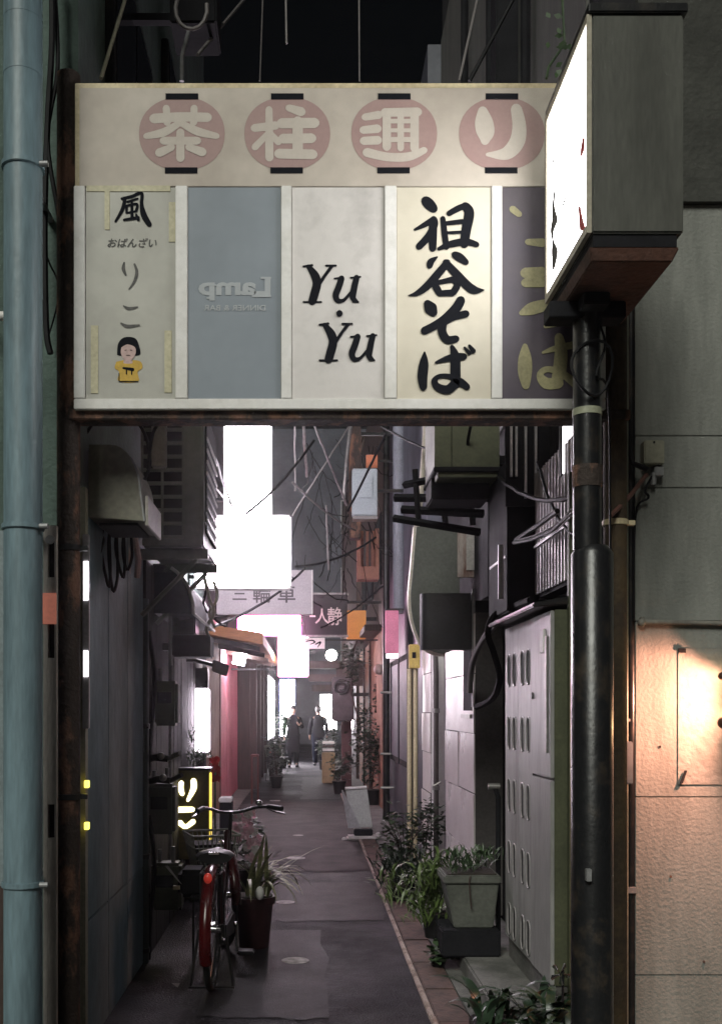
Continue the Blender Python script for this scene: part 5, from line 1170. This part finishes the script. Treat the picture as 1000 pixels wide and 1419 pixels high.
# glossy plant at the lower right
t = thing('glossy_plant', (PX(705,5.0), 5.0, .02), 'low plant with glossy strap leaves at foot of black pole', 'plant')
lm = [leaf_mesh(.32,.045,1.5), leaf_mesh(.26,.04,1.9), leaf_mesh(.22,.05,1.2)]; rnd = random.Random(4)
for k in range(70):
    add_leaf(lm[k % 3], M_leafdark, t, (PX(700,5.0)+rnd.uniform(-.2,.24), 4.82+rnd.uniform(-.16,.16), .05+rnd.uniform(0,.12)), rnd.uniform(0,6.28), rnd.uniform(-.2,.5), rnd.uniform(.7,1.1))
MB().box(PX(640,5.0)+.03, PX(775,5.0), 4.66, 4.99, .021, .1).build('trough', M_blackplastic, t, bevel=.01)
MB().box(PX(642,5.0)+.04, PX(772,5.0), 4.68, 4.97, .101, .106).build('soil', M_soil, t)
t = thing('foil_pinwheel', (PX(778,4.75), 4.75, .1), 'small shiny foil wrapped stick near the pole foot', 'ornament')
MB().tube([(PX(778,4.75), 4.75, .02), (PX(780,4.75), 4.75, PZ(1345,4.75))], .006, 6).build('stick', M_blackm, t)
for k in range(5):
    a = k*1.257; MB().hexa([W(776,1350,4.74), W(776+3*math.cos(a),1350+3*math.sin(a),4.735), W(776+4*math.cos(a+.5),1350+5*math.sin(a+.5),4.75), W(777,1351,4.75)], [W(776+14*math.cos(a),1350+16*math.sin(a),4.74), W(776+15*math.cos(a+.2),1350+17*math.sin(a+.2),4.735), W(776+12*math.cos(a+.5),1350+14*math.sin(a+.5),4.75), W(776+11*math.cos(a+.2),1350+12*math.sin(a+.2),4.755)]).build('foil_leaf', M_chrome, t)
# striped leaf plant beside the bicycle
t = thing('striped_plant', (PX(352,7.4), 7.4, .015), 'striped long leaf plant in dark red pot beside bicycle', 'plant')
c = Vector((PX(352,6.8), 6.8, .015))
pot_round(c, .1, .135, .34, mat('dark_red_pot', (.045,.01,.013), .6), t)
lm = [leaf_mesh(.5,.03,1.3), leaf_mesh(.46,.032,2.0), leaf_mesh(.55,.03,2.7), leaf_mesh(.52,.026,.8)]; rnd = random.Random(8)
for k in range(34):
    az = rnd.uniform(-1.7,.9) if k % 4 else rnd.uniform(0,6.28)
    add_leaf(lm[k % 4], M_leafyel, t, c+Vector((rnd.uniform(-.05,.09), rnd.uniform(-.08,.05), .33)), az, rnd.uniform(-.15,.3), rnd.uniform(.75,1.05))
MB().ball(W(360,1238,6.62), .028, .025, .045).build('white_ribbon', M_white, t, smooth=True)
# pink flowers
t = thing('flower_pot', (PX(341,7.5), 7.5, .015), 'pot of pink and white flowers behind the bicycle handlebar', 'flowers')
c = Vector((PX(341,7.5), 7.5, .015)); pot_round(c, .1, .13, .42, M_blackplastic, t)
foliage(c+Vector((0,0,.58)), .11, .1, .2, 260, .06, M_green, t, 21)
mpf = mat('pink_petal', (.85,.5,.62), .6, c2=(.85,.72,.75), nscale=10, amount=1, grime=.05); mwf = mat('white_petal', (.85,.82,.82), .6, grime=.05, c2=(.75,.7,.72))
rnd = random.Random(3)
for k in range(34):
    px, py = rnd.uniform(322,358), rnd.uniform(1120,1172)
    if k > 26: px, py = rnd.uniform(338,362), rnd.uniform(1150,1195)
    ctr = W(px, py, 7.3+rnd.uniform(0,.15)); b = MB(); b.flat = True
    for q in range(6):
        a = q*math.pi/3+rnd.random(); u = Vector((math.cos(a), rnd.uniform(-.6,.1), math.sin(a)))*.04; v = Vector((-math.sin(a), 0, math.cos(a)))*.02
        b.quad(ctr, ctr+u*.6+v, ctr+u+Vector((0,.008,0)), ctr+u*.6-v)
    b.build('blossom', mpf if k % 3 else mwf, t)
# greenery on top of stand sign
t = thing('potted_greenery', (PX(268,8.6), 8.6, .015), 'green potted plant below the tall lit sign', 'plant')
c = Vector((PX(268,8.6), 8.6, .015)); 
MB().box(c.x-.14, c.x+.14, 8.48, 8.72, .015, .95).build('stand', M_wood, t, bevel=.01); pot_round(c+Vector((0,0,.951)), .09, .12, .14, M_pot, t)
foliage(c+Vector((0,-.02,1.26)), .18, .14, .15, 420, .08, M_green, t, 31, True)
t = thing('red_flower', (PX(298,9.0), 9.0, .015), 'red flowers on a stem just right of the glowing sign', 'flowers')
MB().tube([(PX(298,9.0), 9.0, .015), (PX(298,9.0), 9.0, PZ(1060,9.0))], .008, 6).build('stem', M_green, t)
rnd = random.Random(6); b = MB(); b.flat = True
for k in range(60):
    ctr = W(rnd.uniform(292,303), rnd.uniform(1050,1082), 9.0+rnd.uniform(-.05,.05)); a = rnd.uniform(0,6.28); u = Vector((math.cos(a), rnd.uniform(-.5,.5), math.sin(a)))*.03; v = Vector((-math.sin(a), .2, math.cos(a)))*.016
    b.quad(ctr-u, ctr+v, ctr+u, ctr-v)
b.build('blossom', mat('red_petal', (.4,.02,.03), .5), t)
# shrub and ivy by the peach wall
pot_plant('ivy_bush', 515, 1090, 17, .16, .25, 'ivy covered bush in pot against the peach wall', 'shrub',
   lambda t, c: (stems(c, 1.0, 9, .15, t), foliage(c+Vector((0,0,.65)), .22, .25, .55, 700, .09, M_leafdark, t, 41)))
pot_plant('tall_ivy', 524, 1090, 17.6, .1, .2, 'tall thin ivy climbing up to the globe lamp', 'shrub',
   lambda t, c: (stems(c, 2.2, 5, .06, t), foliage(c+Vector((0,0,1.5)), .1, .12, .8, 260, .09, M_leafdark, t, 42)))

foliage(W(488,915,18.6), .2, .15, .42, 420, .09, M_leafdark, t2_later, 61); foliage(W(503,1010,18.6), .16, .15, .5, 420, .09, M_leafdark, t2_later, 62)
for k, (px, d_, h_, lb) in enumerate(((458, 25.5, .9, 'tall dark potted shrub beside far right crates'), (470, 19.2, .5, 'low dark potted plant at the foot of brown post'), (448, 27, .6, 'small dark potted plant behind the stacked crate'), (383, 20.6, .8, 'dark leafy plant in front of the dark timber shop'))):
    pot_plant('potted_plant', px, 1080, d_, .13, .24, lb, 'plant', lambda t, c: (stems(c, h_, 7, .12, t), foliage(c+Vector((0,0,h_*.55)), .17, .17, h_*.45, 300, .1, M_leafdark, t, 70+k)), group='dark potted plants at the far end')
# leaning white board on the right
t = thing('leaning_board', (PX(495,12.4), 12.4, .02), 'pale leaning signboard on a white weighted base', 'signboard')
d_ = 12.4
MB().hexa([W(488,1147,d_-.05),W(516,1147,d_-.05),W(516,1147,d_+.03),W(488,1147,d_+.03)], [W(478,1091,d_-.02),W(508,1091,d_-.02),W(508,1091,d_+.06),W(478,1091,d_+.06)]).build('board', mat('board_paint', (.42,.44,.42), .5, c2=(.3,.31,.3)), t, bevel=.012)
MB().hexa([W(482,1148,d_-.07),W(500,1148,d_-.07),W(500,1148,d_-.055),W(482,1148,d_-.055)], [W(473,1095,d_-.035),W(475,1095,d_-.035),W(475,1095,d_-.03),W(473,1095,d_-.03)]).build('stay', M_metal, t)
mwb = mat('base_white', (.5,.47,.46), .6, c2=(.36,.33,.33))
MB().box(PX(480,d_), PX(522,d_), d_-.12, d_+.12, .02, PZ(1158,d_)).build('base', mwb, t, bevel=.02)
MB().box(PX(490,d_), PX(516,d_), d_-.06, d_+.06, PZ(1158,d_)+.001, PZ(1149,d_)).build('clamp', M_blackm, t, bevel=.01)
MB().ball(W(477,1164,d_), .035).ball(W(524,1158,d_), .04).build('wheel', mwb, t, smooth=True)
MB().tube([W(478,1093,d_-.03), W(508,1091,d_-.03)], .018, 8).build('top_edge', M_white, t)
# small crates and things far right/left
t = thing('wooden_crate', (PX(455,19), 19, .02), 'yellowish crate stacked with white trays far right', 'crate')
MB().box(PX(446,22), PX(464,22), 22, 22.3, .02, PZ(1043,22)).build('box', mat('crate_wood', (.33,.24,.13), .7), t, bevel=.01)
for k in range(3): MB().box(PX(447,22), PX(463,22), 22, 22.3, PZ(1041-5*k,22), PZ(1038-5*k,22)).build('tray', M_white if k != 1 else M_wood, t)
t = thing('cardboard_stack', (PX(355,17), 17, .02), 'reddish slatted stool standing outside the dark shop', 'stool')
MB().box(PX(347,17), PX(358,17), 17, 17.3, PZ(1046,17)-.04, PZ(1046,17)).build('seat', mat('red_brown', (.2,.06,.05), .6), t, bevel=.01)
for a, b_ in ((347.5,17.02),(356,17.02),(347.5,17.26),(356,17.26)): MB().box(PX(a,17), PX(a+1.5,17), b_, b_+.03, .02, PZ(1046,17)-.041).build('leg', mat('red_brown', (0,0,0)), t)
t.name = 'stool'; 
t = thing('white_parcel', (PX(311,12), 12, .02), 'white flat box on the ground by the pink wall', 'box')
MB().box(PX(304,12), PX(321,12), 12, 12.25, .02, PZ(1110,12)-.02).build('carton', M_blackm, t, bevel=.01)
MB().box(PX(303,12), PX(321,12), 11.98, 12.27, PZ(1110,12)-.019, PZ(1106,12)).build('lid', M_white, t, bevel=.01)
t = thing('low_stool', (PX(225,5.75), 5.75, .0), 'small grey low stool at foot of left wall', 'stool')
MB().box(PX(200,5.75), PX(247,5.75), 5.62, 5.88, PZ(1380,5.75), PZ(1371,5.75)).build('seat', mat('stool_grey', (.2,.185,.18), .7), t, bevel=.006)
for x in (204, 239): MB().box(PX(x,5.75), PX(x+6,5.75), 5.65, 5.85, .0, PZ(1380,5.75)-.001).build('leg', M_blackm, t)
t = thing('black_bag', (PX(262,6.1), 6.1, .0), 'black box shaped bag hanging left of the bicycle saddle', 'bag')
MB().box(PX(247,6.3), PX(285,6.3), 6.25, 6.5, PZ(1243,6.3), PZ(1205,6.3)).build('body', M_blackm, t, bevel=.03, segs=3)
MB().hexa([W(247,1222,6.24),W(252,1226,6.24),W(252,1226,6.26),W(247,1222,6.26)], [W(228,1200,6.24),W(233,1200,6.24),W(233,1200,6.26),W(228,1200,6.26)]).build('strap', M_white, t)
MB().box(PX(240,6.24), PX(249,6.24), 6.23, 6.25, PZ(1233,6.24), PZ(1228,6.24)).build('tag', M_rim, t)
MB().tube([W(268,1245,6.35), W(268,1420,6.35)], .008, 6).build('post', M_black, t)

# ------------------------------------------------------------------ bicycle (seen from behind)
def bicycle(loc, rz, steer, label, red=M_red, basket=True):
    # built heading +Y with the rear axle over the origin, then turned
    Rm = Matrix.Rotation(rz, 4, 'Z'); T = Matrix.Translation(loc)
    t = thing('bicycle', loc, label, 'bicycle')
    xf = lambda m: m
    def fin(m, name, mt, parent, **k):
        m.v = [tuple(T @ Rm @ Vector(v)) for v in m.v]; return m.build(name, mt, parent, **k)
    r = .325; wb = 1.06
    S = Matrix.Translation((0, wb-.12, .5)) @ Matrix.Rotation(steer, 4, 'Z') @ Matrix.Translation((0, -(wb-.12), -.5))
    def fins(m, name, mt, parent, **k):
        m.v = [tuple(S @ Vector(v)) for v in m.v]; return fin(m, name, mt, parent, **k)
    for nm, y, f in (('rear_wheel', 0, fin), ('front_wheel', wb, fins)):
        w = f(MB().torus((0,y,r+.018), (1,0,0), r, .019, 36, 8), nm, M_tyre, t, smooth=True)
        f(MB().torus((0,y,r+.018), (1,0,0), r-.024, .009, 36, 6, scale=1.4), 'rim', M_chrome, w, smooth=True)
        sp = MB()
        for k in range(28):
            a = 2*math.pi*k/28; s_ = 1 if k % 2 else -1
            sp.tube([(s_*.025, y+.02*math.cos(a+.6), r+.018+.02*math.sin(a+.6)), (0, y+(r-.03)*math.cos(a), r+.018+(r-.03)*math.sin(a))], .0012, 4)
        f(sp, 'spokes', M_chrome, w)
        f(MB().tube([(-.05,y,r+.018),(.05,y,r+.018)], .022, 10), 'hub', M_chrome, w, smooth=True)
        # mudguard
        mg_ = MB(); n = 18; a0, a1 = (R(-20), R(175)) if y == 0 else (R(40), R(200))
        for k in range(n+1):
            a = a0+(a1-a0)*k/n
            for xx, rr in ((-.032,.352),(-.02,.366),(0,.371),(.02,.366),(.032,.352)):
                yy = y-rr*math.cos(a) if y == 0 else y+rr*math.cos(a+R(-20)); mg_.v.append((xx, yy, r+.018+rr*math.sin(a if y == 0 else a+R(-20))))
        for k in range(n):
            for j in range(4): q = k*5+j; mg_.f.append((q, q+1, q+6, q+5))
        f(mg_, 'mudguard', red, t, smooth=True)
    fr = MB()
    bb = (0,.44,.28); st = (0,.27,.67); hd0 = (0,.90,.62); hd1 = (0,.87,.80); ax = r+.018
    fr.tube([bb, st], .015, 10).tube([hd0, (0,.6,.36), bb], .018, 10).tube([hd1, (0,.62,.48), (0,.38,.42)], .014, 10).tube([hd0, hd1], .02, 10)
    for s_ in (-1, 1): fr.tube([bb, (s_*.06, .0, ax)], .01, 8).tube([(s_*.02,.285,.63), (s_*.06,0,ax)], .009, 8)
    fin(fr, 'frame', mat('dark_maroon', (.035,.006,.007), .3), t, smooth=True)
    fins(MB().tube([(.05,wb,ax),(.05,.99,.6),(0,.93,.70)], .011, 8).tube([(-.05,wb,ax),(-.05,.99,.6),(0,.93,.70)], .011, 8).tube([(0,.93,.60),(0,.855,.93)], .013, 8), 'fork', M_black, t, smooth=True)
    hb = []
    for x, y, z in ((-.265,.64,.96),(-.225,.71,.965),(-.155,.80,.955),(-.07,.86,.925),(0,.865,.92),(.07,.86,.925),(.155,.80,.955),(.225,.71,.965),(.265,.64,.96)): hb.append((x,y,z))
    h = fins(MB().tube(smooth_path(hb,4), .011, 8), 'handlebar', M_black, t, smooth=True)
    for s_ in (-1,1):
        fins(MB().tube([(s_*.215,.72,.966),(s_*.275,.615,.96)], .017, 10), 'grip', M_blackplastic, h, smooth=True)
        fins(MB().tube([(s_*.21,.745,.955),(s_*.25,.72,.935),(s_*.30,.63,.925)], .006, 6), 'brake_lever', M_chrome if s_ < 0 else M_black, h, smooth=True)
    fins(MB().ball((.17,.785,.985), .024, .024, .02), 'bell', M_chrome, h, smooth=True)
    # saddle
    SZ = .735; sad = MB(); rings = [(.10,.10,.0),(.13,.115,.01),(.20,.11,.008),(.28,.06,.0),(.36,.032,-.003),(.40,.02,-.01)]
    for y, w, dz in rings:
        for j in range(10):
            a = 2*math.pi*j/10; sad.v.append((w*math.cos(a), y, SZ+dz+.032*math.sin(a)*(1 if math.sin(a) > 0 else 1.2)))
    for k in range(len(rings)-1):
        for j in range(10): sad.f.append((k*10+j, k*10+(j+1) % 10, (k+1)*10+(j+1) % 10, (k+1)*10+j))
    sad.f.append(tuple(range(10))); sad.f.append(tuple(50+j for j in reversed(range(10))))
    sa = fin(sad, 'saddle', M_blackplastic, t, smooth=True)
    fin(MB().tube([(0,.27,.66),(0,.24,.71)], .013, 10), 'seat_post', M_chrome, t, smooth=True)
    fin(MB().tube([(-.04,.14,.70),(-.05,.11,.66),(-.03,.14,.67)], .012, 8).tube([(.04,.14,.70),(.05,.11,.66),(.03,.14,.67)], .012, 8), 'spring', M_chrome, sa)
    fin(MB().box(-.03,.03,.083,.095,SZ+.02,SZ+.034), 'saddle_badge', M_chrome, sa)
    # carrier, lamp reflector, stand, chain case, cranks
    ca = MB()
    for s_ in (-1,0,1): ca.tube([(s_*.055,.22,.735-.06),(s_*.055,-.12,.735-.06)], .005, 6)
    for y in (-.12,.0,.12): ca.tube([(-.06,y,.676),(.06,y,.676)], .005, 6)
    for s_ in (-1,1): ca.tube([(s_*.06,-.05,.675),(s_*.07,0,ax)], .005, 6)
    fin(ca, 'carrier', M_black, t)
    fin(MB().ball((0,-.215,.668), .024, .02, .03), 'rear_reflector', mat('red_reflector_glint', (.6,.03,.02), .15, emit=(1,.12,.08), estr=.06), t, smooth=True)  # faint emission painted in for the specular streak on the mudguard
    fin(MB().tube([(-.075,0,ax),(-.12,-.02,.02)], .008, 6).tube([(.075,0,ax),(.12,-.02,.02)], .008, 6).tube([(-.13,-.03,.02),(.13,-.03,.02)], .008, 6), 'stand', M_black, t)
    fin(MB().prism([(-.04,ax-.045),(.46,.215),(.53,.25),(.53,.33),(.46,.36),(-.03,ax+.04)], 'x', .055, .085), 'chain_case', M_black, t, bevel=.01)
    cr_ = fin(MB().tube([(.10,.44,.28),(.105,.41,.12)], .01, 8).tube([(-.075,.44,.28),(-.08,.47,.44)], .01, 8).tube([(-.08,.44,.28),(.1,.44,.28)], .018, 8), 'crank', M_chrome, t, smooth=True)
    fin(MB().box(.11,.21,.36,.45,.105,.13), 'pedal', M_blackplastic, cr_, bevel=.006); fin(MB().box(-.185,-.085,.43,.52,.425,.45), 'pedal', M_blackplastic, cr_, bevel=.006)
    if basket:
        bx_ = -.075; bk = MB(); x0_, x1_, y0_, y1_ = .17, .14, .95, 1.27
        lv = [(.62,.12,.97,1.19),(.70,.133,.96,1.22),(.78,.147,.95,1.25),(.86,.16,.94,1.28)]
        for z, hx, ya, yb in lv: 
            q = .009 if z > .85 else .004
            bk.tube([(-hx,ya,z),(hx,ya,z),(hx,yb,z),(-hx,yb,z),(-hx,ya,z)], q, 6)
        for k in range(11):
            u = -1+2*k/10
            bk.tube([(u*.12,.97,.62),(u*.16,.94,.86)], .004, 5).tube([(u*.12,1.19,.62),(u*.16,1.28,.86)], .004, 5).tube([(u*.13,.97,.62),(u*.13,1.19,.62)], .004, 5)
        for k in range(8):
            u = k/7
            for s_ in (-1,1): bk.tube([(s_*.12,.97+.22*u,.62),(s_*.16,.94+.34*u,.86)], .004, 5)
        bk.v = [(v[0]+bx_, v[1], v[2]-.10) for v in bk.v]
        fins(bk, 'basket', mat('basket_grey', (.26,.28,.23), .5), t)
        fins(MB().hexa([(-.185,.98,.53),(.035,.98,.53),(.035,1.18,.53),(-.185,1.18,.53)],[(-.21,.97,.70),(.06,.97,.70),(.06,1.22,.70),(-.21,1.22,.70)]), 'basket_liner', M_blackm, t)
        fins(MB().tube([(0,.9,.68),(0,.95,.68)], .025, 10), 'basket_mount', M_black, t)
    return t
bicycle(Vector((PX(294,5.75), 5.75, .012)), R(-1), R(19), 'red city bicycle with front basket parked by the left wall')
# a second bicycle farther on, and one in front of the lit shop
bike2 = bicycle(Vector((-.80, 22.6, .012)), R(-2), R(-12), 'distant bicycle parked outside the far lit shop', M_black, True)

# ------------------------------------------------------------------ people
def person(loc, facing, label, coat, trousers, hair, long_coat=True, arm_bent=True):
    t = thing('person', loc, label, 'person'); c = Vector(loc)
    Rm = Matrix.Rotation(facing, 4, 'Z')
    def X(p): return tuple(Rm @ Vector(p)+c)
    # one continuous body grown on a skeleton: faces -Y before turning
    V = []; E = []; RAD = []
    def add(p, r, link=None):
        V.append(p); RAD.append(r)
        if link is not None: E.append((link, len(V)-1))
        return len(V)-1
    pel = add((0,0,.92), .125); sp = add((0,.01,1.12), .115, pel); ch = add((0,.01,1.32), .13, sp); nb = add((0,.0,1.43), .06, ch); nk = add((0,-.01,1.49), .05, nb); hd = add((0,-.02,1.56), .075, nk); tp = add((0,-.01,1.65), .075, hd)
    for s_ in (-1, 1):
        hp = add((s_*.09,0,.86), .095, pel); kn = add((s_*.10,-.02+.06*(s_ > 0),.48), .06, hp); an = add((s_*.10,.03+.05*(s_ > 0),.09), .04, kn); add((s_*.11,-.10+.05*(s_ > 0),.04), .035, an)
        sh = add((s_*.17,.01,1.38), .06, ch)
        if arm_bent and s_ > 0: el = add((s_*.25,.03,1.13), .045, sh); wr = add((s_*.14,-.2,1.2), .03, el); hn = add((s_*.10,-.26,1.23), .028, wr)
        else: el = add((s_*.24,.03,1.12), .045, sh); wr = add((s_*.25,-.03,.88), .03, el); hn = add((s_*.25,-.05,.81), .028, wr)
        d0 = Vector(V[hn])-Vector(V[wr]); d0.normalize(); side = Vector((0,1,0)) if not (arm_bent and s_ > 0) else Vector((0,0,1))
        for q in range(4):
            o_ = Vector(V[hn])+side*(.018*(q-1.5)); b0 = add(tuple(o_+d0*.035), .009, hn); add(tuple(o_+d0*(.062+.008*(1.5-abs(q-1.5)))+Vector((-s_*.008,0,0))), .008, b0)
        b0 = add(tuple(Vector(V[wr])+d0*.03+side*-.035), .01, hn); add(tuple(Vector(V[wr])+d0*.06+side*-.045), .008, b0)
    me = bpy.data.meshes.new('body'); me.from_pydata([tuple(v) for v in V], E, []); o = bpy.data.objects.new('body', me); col.objects.link(o)
    sk = o.modifiers.new('skin', 'SKIN'); sb = o.modifiers.new('sub', 'SUBSURF'); sb.levels = 1; sb.render_levels = 1
    for v, r_ in zip(me.skin_vertices[0].data, RAD): v.radius = (r_, r_*.85)
    me.skin_vertices[0].data[0].use_root = True
    dg = bpy.context.evaluated_depsgraph_get(); m2 = bpy.data.meshes.new_from_object(o.evaluated_get(dg)); bpy.data.objects.remove(o)
    for v in m2.vertices: v.co = Rm @ v.co
    m2.shade_smooth(); m2.materials.clear(); m2.materials.append(M_skin); m2.name = 'body'
    bo = bpy.data.objects.new('body', m2); col.objects.link(bo); bo.parent = t
    def cloth(rings, name, m):
        b = MB(); n = 16
        for x, y, z, rx, ry in rings:
            for j in range(n): a = 2*math.pi*j/n; b.v.append(X((x+rx*math.cos(a), y+ry*math.sin(a)*(1+.05*math.sin(3*a+z*9)), z)))
        for k in range(len(rings)-1):
            for j in range(n): b.f.append((k*n+j, k*n+(j+1) % n, (k+1)*n+(j+1) % n, (k+1)*n+j))
        return b.build(name, m, t, smooth=True)
    hem = .42 if long_coat else .82
    cloth([(0,.01,hem,.21 if long_coat else .175,.17 if long_coat else .14),(0,.01,.95,.18,.15),(0,.01,1.12,.165,.14),(0,.01,1.32,.195,.15),(0,.01,1.41,.13,.1),(0,0,1.47,.066,.066)], 'coat', coat)
    def limb(pts, rad, name, m): return MB().tube([X(p) for p in pts], rad, 12).build(name, m, t, smooth=True)
    for s_ in (-1, 1):
        if arm_bent and s_ > 0: limb([(s_*.12,.01,1.40),(s_*.175,.01,1.36),(s_*.25,.03,1.13),(s_*.15,-.17,1.19)], [.03,.066,.06,.047], 'sleeve', coat)
        else: limb([(s_*.12,.01,1.40),(s_*.175,.01,1.36),(s_*.24,.03,1.12),(s_*.25,-.03,.90)], [.03,.066,.058,.046], 'sleeve', coat)
        q = .05*(s_ > 0)
        limb([(s_*.085,0,.93),(s_*.10,-.02+.06*(s_ > 0),.48),(s_*.10,.03+q,.08)], [.115,.08,.06], 'trouser_leg', trousers)
        b = MB().ball((0,0,0), .05, .13, .045); b.v = [X((v[0]+s_*.11, v[1]-.04+q, max(.0, v[2]+.04))) for v in b.v]; b.build('shoe', M_blackplastic, t, smooth=True)
    b = MB().ball((0,0,0), .092, .105, .115, 16, 10); b.v = [X((v[0], v[1]+.006, v[2]+1.63)) for v in b.v if True]; 
    b.v = [v for v in b.v]; hr = b.build('hair', hair, t, smooth=True)
    b = MB().ball((0,0,0), .068, .075, .095, 14, 10); b.v = [X((v[0], v[1]-.036, v[2]+1.585)) for v in b.v]; fc = b.build('face', M_skin, t, smooth=True)
    b = MB().ball((0,0,0), .013, .02, .02, 8, 6); b.v = [X((v[0], v[1]-.112, v[2]+1.58)) for v in b.v]; b.build('nose', M_skin, fc, smooth=True)
    b = MB()
    for s_ in (-1, 1):
        e = MB().ball((0,0,0), .01, .008, .006, 8, 6); i = len(b.v); b.v += [X((v[0]+s_*.03, v[1]-.1, v[2]+1.605)) for v in e.v]; b.f += [tuple(i+k for k in f) for f in e.f]
    b.build('eyes', M_ink, fc); e = MB().ball((0,0,0), .022, .008, .005, 8, 6); e.v = [X((v[0], v[1]-.102, v[2]+1.545)) for v in e.v]; e.build('mouth', mat('lip', (.3,.1,.1), .5), fc)
    return t
M_coat = mat('dark_coat', (.005,.004,.006), .9, c2=(.006,.006,.008), spec=.1); M_trs = mat('dark_trousers', (.008,.008,.01), .9, spec=.1)
person((PX(406,28.3), 28.3, .012), R(8), 'person in long dark coat standing in middle of alley', M_coat, M_trs, mat('dark_hair', (.015,.01,.01), .5))
person((PX(441,29.2), 29.2, .012), R(185), 'person in grey jacket and blue jeans walking away', mat('grey_jacket', (.009,.009,.012), .9, spec=.1), mat('blue_jeans', (.004,.006,.016), .9, spec=.1), mat('dark_hair', (0,0,0)), False, False)
for k in range(2):
    t = thing('potted_shrub', (PX(390-k*6,28-2*k), 28-2*k, .015), ('dark thin shrub silhouetted against the far lit sign', 'low dark shrub beside the distant bicycle')[k], 'shrub')
    c = Vector((PX(390-k*6,28-2*k), 28-2*k, .015)); pot_round(c, .13, .17, .3, M_blackplastic, t); stems(c+Vector((0,0,.3)), 1.2-.7*k, 6, .1, t)
    foliage(c+Vector((0,0,1.1-.55*k)), .16, .16, .45-.2*k, 260, .11, M_leafdark, t, 50+k)


# ------------------------------------------------------------------ thin volume added to make the lit signs bloom
hm = bpy.data.materials.new('bloom_haze'); hm.use_nodes = True; n_ = hm.node_tree.nodes; n_.clear()
ou = n_.new('ShaderNodeOutputMaterial'); vo = n_.new('ShaderNodeVolumePrincipled'); vo.inputs['Density'].default_value = .0014; vo.inputs['Anisotropy'].default_value = .9; vo.inputs['Color'].default_value = (.95,.93,.95,1)
hm.node_tree.links.new(vo.outputs[0], ou.inputs['Volume'])
hz_o = MB().box(-62, 62, -32, 122, -1, 17).build('bloom_haze', hm); hz_o['kind'] = 'stuff'
